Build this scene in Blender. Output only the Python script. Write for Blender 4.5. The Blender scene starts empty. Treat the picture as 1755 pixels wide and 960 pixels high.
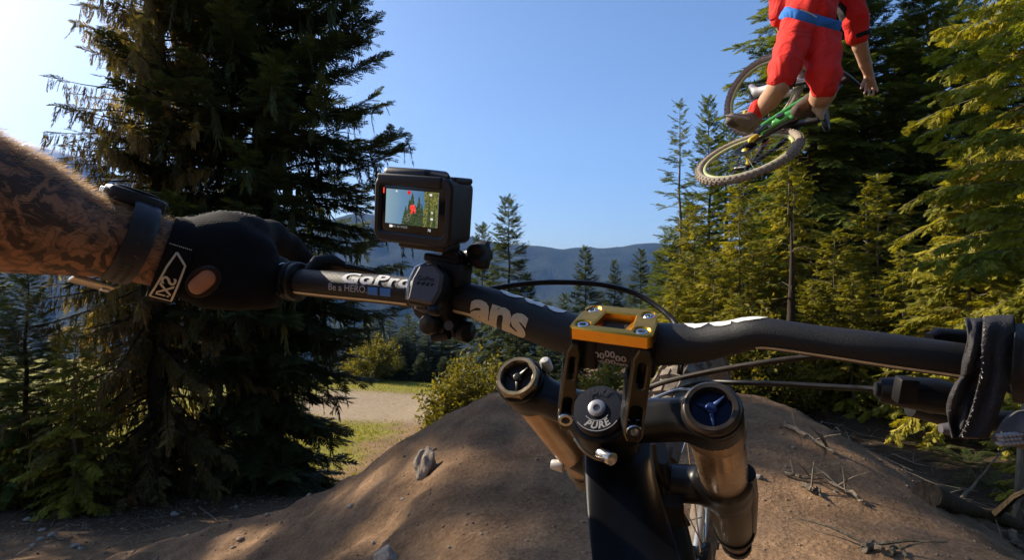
import bpy, bmesh, math, random
import numpy as np
from mathutils import Vector, Matrix, Euler
from mathutils.geometry import tessellate_polygon

# ------------------------------------------------------------------ camera, sky, sun
scene = bpy.context.scene
COL = scene.collection
CZ = 5.0                                  # eye height in world units (the far meadow lies near zero)
FOV = math.radians(85.0)
FPX = 1755 / 2 / math.tan(FOV / 2)
cam_d = bpy.data.cameras.new('camera')
cam = bpy.data.objects.new('camera', cam_d)
COL.objects.link(cam)
cam.location = (0, 0, CZ)
cam.rotation_euler = (math.pi / 2, 0, 0)
cam_d.sensor_width = 36.0
cam_d.lens = 18.0 / math.tan(FOV / 2)
cam_d.clip_start = 0.02
cam_d.clip_end = 20000
scene.camera = cam

SUN_AZ = -60.0      # degrees to the right of straight ahead (+Y); minus is left
SUN_EL = 33.0
world = bpy.data.worlds.new('World')
scene.world = world
world.use_nodes = True
wn = world.node_tree.nodes
wl = world.node_tree.links
for n in list(wn):
    wn.remove(n)
w_out = wn.new('ShaderNodeOutputWorld')
w_bg = wn.new('ShaderNodeBackground')
w_sky = wn.new('ShaderNodeTexSky')
w_sky.sky_type = 'NISHITA'
w_sky.sun_disc = False
w_sky.sun_elevation = math.radians(SUN_EL)
w_sky.sun_rotation = math.radians(SUN_AZ)
w_sky.altitude = 800
w_sky.air_density = 1.15
w_sky.dust_density = 2.8
w_sky.ozone_density = 6.0
w_bg.inputs['Strength'].default_value = 0.086
wl.new(w_sky.outputs[0], w_bg.inputs[0])
wl.new(w_bg.outputs[0], w_out.inputs[0])

sun_d = bpy.data.lights.new('sun', 'SUN')
sun_d.energy = 5.0
sun_d.angle = math.radians(0.5)
sun_d.color = (1.0, 0.87, 0.68)
sun = bpy.data.objects.new('sun', sun_d)
COL.objects.link(sun)
_az, _el = math.radians(SUN_AZ), math.radians(SUN_EL)
SUNV = Vector((math.sin(_az) * math.cos(_el), math.cos(_az) * math.cos(_el), math.sin(_el)))
sun.rotation_euler = SUNV.to_track_quat('Z', 'Y').to_euler()
sun.location = (-20, 10, 30)

scene.view_settings.view_transform = 'Standard'
scene.view_settings.look = 'None'
scene.view_settings.exposure = 1.05
scene.view_settings.gamma = 1.0
scene.render.engine = 'CYCLES'
scene.cycles.volume_bounces = 1
scene.cycles.max_bounces = 8
scene.cycles.transmission_bounces = 3
scene.cycles.diffuse_bounces = 5
scene.cycles.glossy_bounces = 3
scene.cycles.transparent_max_bounces = 4
scene.cycles.use_denoising = True

# ------------------------------------------------------------------ helpers
rng = np.random.default_rng(7)
random.seed(7)


def P(px, py, d):
    """world point seen at photo pixel (px, py) at a distance d straight ahead"""
    return Vector(((px - 877.5) / FPX * d, d, CZ - (py - 480) / FPX * d))


def PX(w, d):
    """length in metres of w photo pixels at distance d"""
    return w * d / FPX


def tag(o, label=None, cat=None, group=None, kind=None):
    if label: o['label'] = label
    if cat: o['category'] = cat
    if group: o['group'] = group
    if kind: o['kind'] = kind
    return o


def thing(name, label, cat, loc=(0, 0, 0), rot=(0, 0, 0), group=None):
    o = bpy.data.objects.new(name, None)
    o.empty_display_size = 0.1
    COL.objects.link(o)
    o.location = loc
    o.rotation_euler = rot
    return tag(o, label, cat, group)


def world_origin(o):
    v = Vector((0, 0, 0))
    while o is not None:
        v += Vector(o.location)
        o = o.parent
    return v


class MB:
    """collects vertices and faces, builds ONE mesh object"""

    def __init__(self):
        self.v = []
        self.f = []

    def add(self, vs, fs):
        b = len(self.v)
        self.v.extend([tuple(p) for p in vs])
        self.f.extend([tuple(i + b for i in f) for f in fs])
        return self

    def tube(self, pts, rad, n=12, caps=True, flat=None, up=None):
        """swept tube; rad a number or a list; flat (a,b) scales the two cross axes"""
        pts = [Vector(p) for p in pts]
        m = len(pts)
        if not hasattr(rad, '__len__'):
            rad = [rad] * m
        tang = []
        for i in range(m):
            a, b = pts[max(0, i - 1)], pts[min(m - 1, i + 1)]
            t = (b - a)
            tang.append(t.normalized() if t.length > 1e-9 else Vector((0, 0, 1)))
        ref = Vector(up) if up is not None else (Vector((0, 0, 1)) if abs(tang[0].z) < 0.9 else Vector((1, 0, 0)))
        u = (ref - tang[0] * ref.dot(tang[0])).normalized()
        fa, fb = flat if flat else (1, 1)
        vs, fs = [], []
        for i in range(m):
            u = (u - tang[i] * u.dot(tang[i])).normalized()
            w = tang[i].cross(u)
            for k in range(n):
                an = 2 * math.pi * k / n
                vs.append(pts[i] + u * (math.cos(an) * rad[i] * fa) + w * (math.sin(an) * rad[i] * fb))
        for i in range(m - 1):
            for k in range(n):
                k2 = (k + 1) % n
                fs.append((i * n + k, i * n + k2, (i + 1) * n + k2, (i + 1) * n + k))
        if caps:
            fs.append(tuple(range(n - 1, -1, -1)))
            fs.append(tuple((m - 1) * n + k for k in range(n)))
        return self.add(vs, fs)

    def lathe(self, origin, axis, prof, n=24, ref=None, caps=True):
        """profile [(r, h), ...] turned round axis through origin"""
        origin, axis = Vector(origin), Vector(axis).normalized()
        ref = Vector(ref) if ref is not None else (Vector((0, 0, 1)) if abs(axis.z) < 0.9 else Vector((1, 0, 0)))
        u = (ref - axis * ref.dot(axis)).normalized()
        w = axis.cross(u)
        vs, fs = [], []
        for (r, h) in prof:
            for k in range(n):
                a = 2 * math.pi * (k + .5) / n
                vs.append(origin + axis * h + u * (math.cos(a) * r) + w * (math.sin(a) * r))
        m = len(prof)
        for i in range(m - 1):
            for k in range(n):
                k2 = (k + 1) % n
                fs.append((i * n + k, i * n + k2, (i + 1) * n + k2, (i + 1) * n + k))
        if caps and prof[0][0] > 1e-6: fs.append(tuple(range(n - 1, -1, -1)))
        if caps and prof[-1][0] > 1e-6: fs.append(tuple((m - 1) * n + k for k in range(n)))
        return self.add(vs, fs)

    def box(self, M, lo, hi):
        """box lo..hi in the frame M"""
        vs = [M @ Vector((x, y, z)) for z in (lo[2], hi[2]) for y in (lo[1], hi[1]) for x in (lo[0], hi[0])]
        return self.add(vs, [(0, 2, 3, 1), (4, 5, 7, 6), (0, 1, 5, 4), (2, 6, 7, 3), (0, 4, 6, 2), (1, 3, 7, 5)])

    def prism(self, M, poly, z0, z1):
        """extruded outline (counter-clockwise, local x/y) from z0 to z1 in the frame M"""
        n = len(poly)
        vs = [M @ Vector((p[0], p[1], z0)) for p in poly] + [M @ Vector((p[0], p[1], z1)) for p in poly]
        fs = [tuple(range(n - 1, -1, -1)), tuple(range(n, 2 * n))]
        fs += [(i, (i + 1) % n, n + (i + 1) % n, n + i) for i in range(n)]
        return self.add(vs, fs)

    def loft(self, rings, caps=True):
        n = len(rings[0])
        vs = [p for r in rings for p in r]
        fs = []
        for i in range(len(rings) - 1):
            for k in range(n):
                k2 = (k + 1) % n
                fs.append((i * n + k, i * n + k2, (i + 1) * n + k2, (i + 1) * n + k))
        if caps:
            fs.append(tuple(range(n - 1, -1, -1)))
            fs.append(tuple((len(rings) - 1) * n + k for k in range(n)))
        return self.add(vs, fs)

    def build(self, name, mat, parent=None, smooth=True, bevel=0.0, seg=2, angle=35, label=None, kind=None, sub=0):
        me = bpy.data.meshes.new(name)
        off = world_origin(parent) if parent is not None else Vector((0, 0, 0))
        me.from_pydata([(p[0] - off.x, p[1] - off.y, p[2] - off.z) for p in self.v], [], self.f)
        return finish(me, name, mat, parent, smooth, bevel, seg, angle, label, kind, sub)


def finish(me, name, mat, parent=None, smooth=True, bevel=0.0, seg=2, angle=35, label=None, kind=None, sub=0):
    bm = bmesh.new()
    bm.from_mesh(me)
    bmesh.ops.recalc_face_normals(bm, faces=bm.faces)
    if bevel > 0:
        es = [e for e in bm.edges if len(e.link_faces) == 2 and e.calc_face_angle(0) > math.radians(angle)]
        if es:
            bmesh.ops.bevel(bm, geom=es, offset=bevel, segments=seg, affect='EDGES', profile=0.5, clamp_overlap=True)
    bm.to_mesh(me)
    bm.free()
    if smooth:
        me.shade_smooth()
        try:
            me.set_sharp_from_angle(angle=math.radians(40))
        except Exception:
            pass
    o = bpy.data.objects.new(name, me)
    COL.objects.link(o)
    if mat is not None: me.materials.append(mat)
    if parent is not None: o.parent = parent
    if label: o['label'] = label
    if kind: o['kind'] = kind
    if sub:
        md = o.modifiers.new('sub', 'SUBSURF')
        md.levels = md.render_levels = sub
    return o


def np_mesh(name, V, quads=None, tris=None, attr=None, smooth=False):
    """fast mesh from arrays"""
    me = bpy.data.meshes.new(name)
    V = np.asarray(V, dtype=np.float32)
    me.vertices.add(len(V))
    me.vertices.foreach_set('co', V.ravel())
    idx, tot = [], []
    if quads is not None and len(quads):
        idx.append(np.asarray(quads, dtype=np.int32).ravel()); tot.append(np.full(len(quads), 4, dtype=np.int32))
    if tris is not None and len(tris):
        idx.append(np.asarray(tris, dtype=np.int32).ravel()); tot.append(np.full(len(tris), 3, dtype=np.int32))
    idx = np.concatenate(idx); tot = np.concatenate(tot)
    st = np.concatenate([[0], np.cumsum(tot)[:-1]]).astype(np.int32)
    me.loops.add(len(idx))
    me.loops.foreach_set('vertex_index', idx)
    me.polygons.add(len(tot))
    me.polygons.foreach_set('loop_start', st)
    me.polygons.foreach_set('loop_total', tot)
    if smooth:
        me.polygons.foreach_set('use_smooth', np.ones(len(tot), dtype=bool))
    if attr:
        for k, a in attr.items():
            at = me.attributes.new(k, 'FLOAT', 'POINT')
            at.data.foreach_set('value', np.asarray(a, dtype=np.float32))
    me.update(calc_edges=True)
    return me


def link(name, me, mat=None, parent=None, loc=(0, 0, 0), label=None, kind=None):
    o = bpy.data.objects.new(name, me)
    COL.objects.link(o)
    o.location = loc
    if mat is not None and not me.materials: me.materials.append(mat)
    if parent is not None: o.parent = parent
    if label: o['label'] = label
    if kind: o['kind'] = kind
    return o


def frame(o, x, z):
    """matrix with origin o, x along x, z near z"""
    x = Vector(x).normalized()
    z = Vector(z)
    y = z.cross(x).normalized()
    z = x.cross(y).normalized()
    M = Matrix((x, y, z)).transposed().to_4x4()
    M.translation = Vector(o)
    return M


def sm(a, b, x):
    t = np.clip((x - a) / (b - a), 0, 1)
    return t * t * (3 - 2 * t)


# value noise for shaping (numpy)
def vnoise(x, y, seed=0):
    x = np.asarray(x, dtype=np.float64); y = np.asarray(y, dtype=np.float64)
    xi = np.floor(x).astype(np.int64); yi = np.floor(y).astype(np.int64)
    xf = x - xi; yf = y - yi
    xf = xf * xf * (3 - 2 * xf); yf = yf * yf * (3 - 2 * yf)

    def h(a, b):
        n = (a * 374761393 + b * 668265263 + seed * 982451653) & 0x7fffffff
        n = ((n ^ (n >> 13)) * 1274126177) & 0x7fffffff
        n = n ^ (n >> 16)
        return (n & 0xffff) / 65535.0
    return (h(xi, yi) * (1 - xf) * (1 - yf) + h(xi + 1, yi) * xf * (1 - yf) + h(xi, yi + 1) * (1 - xf) * yf + h(xi + 1, yi + 1) * xf * yf) * 2 - 1


def fbm(x, y, o=4, seed=0):
    s, a, t = 0, 1, 0
    for i in range(o):
        s = s + a * vnoise(x * 2 ** i + 17.3 * i, y * 2 ** i - 9.1 * i, seed + i)
        t += a
        a *= .5
    return s / t


# ------------------------------------------------------------------ organic surfaces (smooth union of capsules -> surface nets)
def cap(a, b, ra, rb, flat=None):
    """tapered capsule; flat = (axis, factor): >1 thins along the axis"""
    return (np.array(a, float), np.array(b, float), ra, rb, None if flat is None else (np.array(Vector(flat[0]).normalized()), flat[1]))


def sdf(prims, Pn, k):
    D = None
    for (a, b, ra, rb, fl) in prims:
        ab = b - a
        L2 = max(1e-12, ab @ ab)
        ap = Pn - a
        t = np.clip((ap @ ab) / L2, 0, 1)
        q = ap - t[:, None] * ab
        if fl is not None:
            q = q + np.outer(q @ fl[0], fl[0]) * (fl[1] - 1)
        d = np.sqrt((q * q).sum(1)) - (ra + t * (rb - ra))
        if D is None:
            D = d
        else:
            h = np.clip(.5 + .5 * (D - d) / k, 0, 1)
            D = D * (1 - h) + d * h - k * h * (1 - h)
    return D


def nets(f, lo, hi, h):
    lo = np.array(lo, float); hi = np.array(hi, float)
    n = np.maximum(4, np.ceil((hi - lo) / h).astype(int) + 1)
    ax = [lo[i] + h * np.arange(n[i]) for i in range(3)]
    X, Y, Z = np.meshgrid(*ax, indexing='ij')
    G = f(np.stack([X.ravel(), Y.ravel(), Z.ravel()], 1)).reshape(n)
    S = G < 0
    c = np.zeros(tuple(n - 1), int)
    off = [(i, j, k) for i in (0, 1) for j in (0, 1) for k in (0, 1)]
    for (i, j, k) in off:
        c += S[i:n[0] - 1 + i, j:n[1] - 1 + j, k:n[2] - 1 + k]
    act = (c > 0) & (c < 8)
    ids = -np.ones(tuple(n - 1), int)
    cells = np.argwhere(act)
    ids[act] = np.arange(len(cells))
    acc = np.zeros((len(cells), 3)); cnt = np.zeros(len(cells))
    for p in off:
        for d in range(3):
            if p[d] == 0:
                q = list(p); q[d] = 1
                ga = G[cells[:, 0] + p[0], cells[:, 1] + p[1], cells[:, 2] + p[2]]
                gb = G[cells[:, 0] + q[0], cells[:, 1] + q[1], cells[:, 2] + q[2]]
                m = (ga < 0) != (gb < 0)
                t = ga / np.where(m, ga - gb, 1)
                pos = np.tile(np.array(p, float), (len(cells), 1))
                pos[:, d] += t
                acc[m] += pos[m]; cnt[m] += 1
    V = lo + h * (cells + acc / np.maximum(cnt, 1)[:, None])
    quads = []
    for d in range(3):
        e1, e2 = [(1, 2), (2, 0), (0, 1)][d]
        sl = [slice(0, n[i] - 1) if i == d else slice(1, n[i] - 1) for i in range(3)]
        sh = list(sl); sh[d] = slice(1, n[d])
        A, B = S[tuple(sl)], S[tuple(sh)]
        w = np.argwhere(A != B)
        if not len(w): continue
        flip = A[w[:, 0], w[:, 1], w[:, 2]]
        base = w.copy()
        for i in range(3):
            if i != d: base[:, i] += 1
        def cid(o1, o2):
            q = base.copy(); q[:, e1] -= o1; q[:, e2] -= o2
            return ids[q[:, 0], q[:, 1], q[:, 2]]
        Q = np.stack([cid(1, 1), cid(0, 1), cid(0, 0), cid(1, 0)], 1)
        Q[~flip] = Q[~flip][:, ::-1]
        quads.append(Q)
    return V, np.concatenate(quads)


def body(name, prims, k, h, mat, parent, extra=None, label=None, smooth=True, relax=1):
    pts = np.array([p[0] for p in prims] + [p[1] for p in prims])
    rr = max(max(p[2], p[3]) for p in prims) + 2 * h + k * .3
    def f(Q):
        D = sdf(prims, Q, k)
        return extra(Q, D) if extra else D
    V, Qd = nets(f, pts.min(0) - rr, pts.max(0) + rr, h)
    for _ in range(relax):
        s = np.zeros_like(V); c = np.zeros(len(V))
        for i in range(4):
            a, b = Qd[:, i], Qd[:, (i + 1) % 4]
            np.add.at(s, a, V[b]); np.add.at(c, a, 1)
            np.add.at(s, b, V[a]); np.add.at(c, b, 1)
        V = V * .5 + .5 * s / np.maximum(c, 1)[:, None]
    off = world_origin(parent) if parent is not None else Vector((0, 0, 0))
    me = np_mesh(name, V - np.array(off), quads=Qd, smooth=smooth)
    return link(name, me, mat, parent, label=label)


# ------------------------------------------------------------------ lettering
def text_verts(s, size=1.0, offset=0.0, shear=0.0, subdiv=2, space=1.0):
    cu = bpy.data.curves.new('lettering', 'FONT')
    cu.body = s
    cu.size = size
    cu.offset = offset
    cu.shear = shear
    cu.space_character = space
    cu.resolution_u = 3
    cu.align_x = 'CENTER'
    cu.align_y = 'CENTER'
    o = bpy.data.objects.new('lettering', cu)
    COL.objects.link(o)
    dg = bpy.context.evaluated_depsgraph_get()
    me = bpy.data.meshes.new_from_object(o.evaluated_get(dg))
    bpy.data.objects.remove(o)
    bm = bmesh.new()
    bm.from_mesh(me)
    bmesh.ops.triangulate(bm, faces=bm.faces)
    for _ in range(subdiv):
        bmesh.ops.subdivide_edges(bm, edges=bm.edges, cuts=1, use_grid_fill=True)
    bm.verts.ensure_lookup_table()
    vs = [v.co.copy() for v in bm.verts]
    fs = [tuple(v.index for v in f.verts) for f in bm.faces]
    bm.free()
    bpy.data.meshes.remove(me)
    return vs, fs


def lettering(s, fn, mat, parent, name='lettering', size=1.0, offset=0.0, shear=0.0, subdiv=2, space=1.0):
    """print s; fn maps flat text x, y to a world point on the surface"""
    vs, fs = text_verts(s, size, offset, shear, subdiv, space)
    mb = MB()
    mb.add([fn(v.x, v.y) for v in vs], fs)
    return mb.build(name, mat, parent, smooth=False)


# ------------------------------------------------------------------ materials
def mat_new(name):
    m = bpy.data.materials.new(name)
    m.use_nodes = True
    nt = m.node_tree
    b = nt.nodes['Principled BSDF']
    return m, nt, b


def N(nt, t, **kw):
    n = nt.nodes.new(t)
    for k, v in kw.items():
        setattr(n, k, v)
    return n


def ramp(nt, fac, stops, interp='LINEAR'):
    r = N(nt, 'ShaderNodeValToRGB')
    r.color_ramp.interpolation = interp
    el = r.color_ramp.elements
    while len(el) > len(stops): el.remove(el[-1])
    while len(el) < len(stops): el.new(1.0)
    for e, (p, c) in zip(el, stops):
        e.position = p
        e.color = (c[0], c[1], c[2], 1)
    if fac is not None: nt.links.new(fac, r.inputs[0])
    return r


def noise(nt, scale, detail=4, rough=.55, coord=None, dist=0.0):
    n = N(nt, 'ShaderNodeTexNoise')
    n.inputs['Scale'].default_value = scale
    n.inputs['Detail'].default_value = detail
    n.inputs['Roughness'].default_value = rough
    n.inputs['Distortion'].default_value = dist
    if coord is not None: nt.links.new(coord, n.inputs['Vector'])
    return n


def bump(nt, b, h, strength=.3, dist=.01):
    bp = N(nt, 'ShaderNodeBump')
    bp.inputs['Strength'].default_value = strength
    bp.inputs['Distance'].default_value = dist
    nt.links.new(h, bp.inputs['Height'])
    nt.links.new(bp.outputs[0], b.inputs['Normal'])
    return bp


def simple(name, col, rough=.5, metal=0.0, nscale=None, var=.25, bstr=0.0, bdist=.001, spec=None, coat=0.0, rvar=0.0):
    """principled material with a little noise in colour, gloss and relief"""
    m, nt, b = mat_new(name)
    b.inputs['Base Color'].default_value = (*col, 1)
    b.inputs['Roughness'].default_value = rough
    b.inputs['Metallic'].default_value = metal
    if spec is not None: b.inputs['Specular IOR Level'].default_value = spec
    if coat: b.inputs['Coat Weight'].default_value = coat
    if nscale:
        tc = N(nt, 'ShaderNodeTexCoord')
        n = noise(nt, nscale, 5, .6, tc.outputs['Object'])
        r = ramp(nt, n.outputs[0], [(.25, [c * (1 - var) for c in col]), (.75, [min(1, c * (1 + var)) for c in col])])
        nt.links.new(r.outputs[0], b.inputs['Base Color'])
        if rvar:
            mr = N(nt, 'ShaderNodeMapRange')
            mr.inputs[3].default_value = max(0, rough - rvar); mr.inputs[4].default_value = min(1, rough + rvar)
            nt.links.new(n.outputs[0], mr.inputs[0])
            nt.links.new(mr.outputs[0], b.inputs['Roughness'])
        if bstr: bump(nt, b, n.outputs[0], bstr, bdist)
    return m

# ------------------------------------------------------------------ ground
def base_z(x, y):
    """height (relative to the eye) of the natural slope under the jump"""
    x = np.asarray(x, float); y = np.asarray(y, float)
    left = np.where(y < 14, -1.35 - .246 * y, -4.8 - .106 * (y - 14))
    far = np.where(y > 42, -7.8 - .22 * (y - 42), left)
    left = np.where(y > 42, np.maximum(far, -330), left)
    right = -2.08 - .014 * np.maximum(y, 0) - .0 * x
    right = np.where(y > 24, right - .16 * (y - 24), right)
    right = np.maximum(right, -330)
    wl_ = sm(-1.0, 4.2 + .12 * np.clip(y, 0, 40), x)
    z = left * (1 - wl_) + right * wl_
    z = z + .18 * np.clip(-x - 5, 0, 40) * sm(6, 16, y) * .35
    return z


def mound_z(x, y):
    top = -.93 - .10 * sm(.6, 2.2, y) + .20 * sm(1.8, 4.2, y)
    w = fbm(x * .9, y * .9, 3, 5)
    xl = -.22 + .10 * w - .16 * sm(2.6, .5, y)
    xr = 1.72 + .12 * w + .15 * sm(2, 4, y)
    def sp(t): return .5 * (t + np.sqrt(t * t + .03)) - .05
    dl = sp(xl - x)
    z = top - .70 * dl + .42 * sp(dl - 1.05) - .60 * sp(x - xr) - 1.5 * sp(y - 4.15 + .1 * w)
    z = z - .16 * sm(1.3, 2.3, x) * sm(1.0, 3.0, y)*.3
    return z


def ground_z(x, y):
    b, m = base_z(x, y), mound_z(x, y)
    k = .35
    h = np.clip(.5 + .5 * (m - b) / k, 0, 1)
    z = b * (1 - h) + m * h + k * h * (1 - h)
    d = np.hypot(x, y)
    near = 1 - sm(15, 40, d)
    fl = h * (1 - h) * 4
    flat = sm(-.4, .0, x) * sm(2.0, 1.5, x) * sm(4.2, 3.9, y)
    z = z + (.06 + .13 * fl) * (1 - .6 * flat) * fbm(x * 1.3, y * 1.3, 4, 11) * near
    z = z + .034 * (1 - .5 * flat) * fbm(x * 6, y * 6, 3, 23) * near
    side = np.clip(fl + sm(0, .6, h) * sm(-.1, -.6, x), 0, 1) * near
    z = z + side * (.05 * np.abs(vnoise(x * 2.9 + .6 * vnoise(x, y, 71), y * 2.0, 61)) - .02)
    z = z + .05 * side * np.maximum(0, vnoise(x * 4.1, y * 3.3, 67)) ** 2
    rut = np.exp(-((x - .62 - .07 * np.sin(y * 1.7)) / .075) ** 2) + .8 * np.exp(-((x - .05 - .06 * np.sin(y * 1.3 + 1)) / .09) ** 2)
    z = z - .022 * rut * sm(4.4, 3.8, y) * near
    z = z + .25 * fbm(x * .12, y * .12, 3, 3) * sm(8, 20, d)
    return z


def gz(x, y):
    return CZ + float(ground_z(np.array([x]), np.array([y]))[0])


def axis_pts(segs):
    out = []
    for a, b, h0, h1 in segs:
        p = a
        n = max(2, int(round((b - a) / (.5 * (h0 + h1)))))
        t = np.linspace(0, 1, n + 1)[:-1]
        w = h0 * t + .5 * (h1 - h0) * t * t
        out.append(a + (b - a) * w / (h0 + .5 * (h1 - h0)))
    out.append(np.array([segs[-1][1]]))
    return np.concatenate(out)


gx = axis_pts([(-3500, -120, 500, 30), (-120, -12, 14, .6), (-12, -3.2, .4, .05), (-3.2, 3.4, .035, .035), (3.4, 9, .05, .3), (9, 120, .5, 14), (120, 3500, 30, 500)])
gy = axis_pts([(-400, -6, 60, 2), (-6, .4, .8, .1), (.4, 5.0, .04, .04), (5.0, 18, .06, .3), (18, 60, .4, 2), (60, 300, 4, 20), (300, 4500, 60, 500)])
GX, GY = np.meshgrid(gx, gy)
GZ = ground_z(GX.ravel(), GY.ravel())
nx, ny = len(gx), len(gy)
ii = np.arange(nx * ny).reshape(ny, nx)
gq = np.stack([ii[:-1, :-1].ravel(), ii[:-1, 1:].ravel(), ii[1:, 1:].ravel(), ii[1:, :-1].ravel()], 1)
fx, fy = GX.ravel(), GY.ravel()
nz = fbm(fx * .25, fy * .25, 4, 41)
nz2 = fbm(fx * .9, fy * .9, 4, 57)
# what grows where: turf on the meadow left of the jump with a sandy track across it, needle litter under the trees on the right
meadow = sm(10.5, 14.0, fy + 2.0 * nz + 1.0 * nz2) * sm(3.5, -.5, fx - .05 * fy + 1.5 * nz)
track = sm(21.0, 23.5, fy + 2.5 * nz + .25 * (fx + 5)) * sm(33.5, 30.5, fy + 1.5 * nz) * sm(2.0, -1.0, fx - .04 * fy + nz)
inner = sm(-5.1, -3.6, fx + .08 * (fy - 15) + 1.1 * nz2 + .9 * nz) * sm(34, 31, fy) * .85
grass = np.clip(meadow * (1 - track * .92) * (1 - inner), 0, 1)
grass = np.maximum(grass, sm(11, 13, fy + 2 * nz2) * sm(-9, -10.5, fx + 2 * nz) * .95)
litter = sm(1.9, 3.1, fx + .5 * nz2 + .2 * nz + .1 * (fy - 4)) * sm(30, 20, fy)
litter = np.maximum(litter, sm(-3.2, -4.2, fx + .5 * nz2 - .25 * (fy - 8)) * sm(5.6, 7.0, fy + .6 * nz2) * sm(13, 10.5, fy) * .8)
moundm = np.clip(1 - np.abs(mound_z(fx, fy) - GZ) / .5, 0, 1)
wood = sm(44, 50, fy + 4 * nz)
ground_me = np_mesh('ground', np.stack([fx, fy, GZ + CZ], 1), quads=gq, attr={'grass': grass, 'litter': litter, 'track': track, 'wood': wood}, smooth=True)


def ground_mat():
    m, nt, b = mat_new('trail_earth')
    L = nt.links
    tc = N(nt, 'ShaderNodeTexCoord')
    co = tc.outputs['Object']
    n1 = noise(nt, .9, 6, .6, co)
    n2 = noise(nt, 7, 6, .65, co)
    n3 = noise(nt, 48, 4, .7, co)
    n4 = noise(nt, 190, 2, .6, co)
    mixn = N(nt, 'ShaderNodeMath', operation='ADD')
    L.new(n1.outputs[0], mixn.inputs[0]); L.new(n2.outputs[0], mixn.inputs[1])
    hv = N(nt, 'ShaderNodeMath', operation='MULTIPLY'); hv.inputs[1].default_value = .5
    L.new(mixn.outputs[0], hv.inputs[0])
    dirt = ramp(nt, hv.outputs[0], [(.32, (.112, .068, .038)), (.5, (.215, .132, .074)), (.68, (.325, .207, .120))])
    # crumbs: light grains and dark pits
    vo = N(nt, 'ShaderNodeTexVoronoi'); vo.inputs['Scale'].default_value = 60
    L.new(co, vo.inputs['Vector'])
    gr = ramp(nt, vo.outputs['Distance'], [(.0, (1.25, 1.2, 1.12)), (.22, (1.0, 1.0, 1.0)), (.8, (.72, .70, .68))])
    mul = N(nt, 'ShaderNodeMix', data_type='RGBA', blend_type='MULTIPLY'); mul.inputs[0].default_value = .8
    L.new(dirt.outputs[0], mul.inputs[6]); L.new(gr.outputs[0], mul.inputs[7])
    sp = ramp(nt, n3.outputs[0], [(.3, (.72, .70, .68)), (.52, (1, 1, 1)), (.70, (1.3, 1.28, 1.22))])
    mul2 = N(nt, 'ShaderNodeMix', data_type='RGBA', blend_type='MULTIPLY'); mul2.inputs[0].default_value = .85
    L.new(mul.outputs[2], mul2.inputs[6]); L.new(sp.outputs[0], mul2.inputs[7])
    # sandy track
    at = N(nt, 'ShaderNodeAttribute'); at.attribute_name = 'track'
    sand = ramp(nt, n2.outputs[0], [(.3, (.19, .140, .088)), (.7, (.36, .285, .19))])
    mt = N(nt, 'ShaderNodeMix', data_type='RGBA'); L.new(at.outputs['Fac'], mt.inputs[0])
    L.new(mul2.outputs[2], mt.inputs[6]); L.new(sand.outputs[0], mt.inputs[7])
    # litter
    al = N(nt, 'ShaderNodeAttribute'); al.attribute_name = 'litter'
    lt = ramp(nt, n3.outputs[0], [(.35, (.022, .016, .011)), (.55, (.055, .038, .024)), (.75, (.12, .085, .052))])
    ml = N(nt, 'ShaderNodeMix', data_type='RGBA'); L.new(al.outputs['Fac'], ml.inputs[0])
    L.new(mt.outputs[2], ml.inputs[6]); L.new(lt.outputs[0], ml.inputs[7])
    # turf, thin enough to let the earth through
    ag = N(nt, 'ShaderNodeAttribute'); ag.attribute_name = 'grass'
    tf = ramp(nt, n2.outputs[0], [(.28, (.095, .105, .012)), (.5, (.185, .175, .020)), (.72, (.28, .235, .045))])
    br = N(nt, 'ShaderNodeMath', operation='MULTIPLY_ADD'); br.inputs[1].default_value = 1.1; br.inputs[2].default_value = -.55
    L.new(n3.outputs[0], br.inputs[0])
    ad = N(nt, 'ShaderNodeMath', operation='ADD', use_clamp=True); L.new(ag.outputs['Fac'], ad.inputs[0]); L.new(br.outputs[0], ad.inputs[1])
    gm = N(nt, 'ShaderNodeMath', operation='MULTIPLY', use_clamp=True); L.new(ad.outputs[0], gm.inputs[0])
    g2 = N(nt, 'ShaderNodeMath', operation='MULTIPLY', use_clamp=True); g2.inputs[1].default_value = 3.0
    L.new(ag.outputs['Fac'], g2.inputs[0]); L.new(g2.outputs[0], gm.inputs[1])
    mg = N(nt, 'ShaderNodeMix', data_type='RGBA'); L.new(gm.outputs[0], mg.inputs[0])
    L.new(ml.outputs[2], mg.inputs[6]); L.new(tf.outputs[0], mg.inputs[7])
    # wooded valley floor
    aw = N(nt, 'ShaderNodeAttribute'); aw.attribute_name = 'wood'
    mw = N(nt, 'ShaderNodeMix', data_type='RGBA'); L.new(aw.outputs['Fac'], mw.inputs[0])
    mw.inputs[7].default_value = (.03, .042, .018, 1)
    L.new(mg.outputs[2], mw.inputs[6])
    L.new(mw.outputs[2], b.inputs['Base Color'])
    b.inputs['Roughness'].default_value = .95
    b.inputs['Specular IOR Level'].default_value = .15
    s1 = N(nt, 'ShaderNodeMath', operation='MULTIPLY_ADD'); s1.inputs[1].default_value = .35
    L.new(n3.outputs[0], s1.inputs[0]); L.new(n2.outputs[0], s1.inputs[2])
    s2 = N(nt, 'ShaderNodeMath', operation='MULTIPLY_ADD'); s2.inputs[1].default_value = -.10
    L.new(vo.outputs['Distance'], s2.inputs[0]); L.new(s1.outputs[0], s2.inputs[2])
    s3 = N(nt, 'ShaderNodeMath', operation='MULTIPLY_ADD'); s3.inputs[1].default_value = .12
    L.new(n4.outputs[0], s3.inputs[0]); L.new(s2.outputs[0], s3.inputs[2])
    bump(nt, b, s3.outputs[0], .7, .030)
    return m


ground = link('ground', ground_me, ground_mat(), kind='structure')

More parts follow.
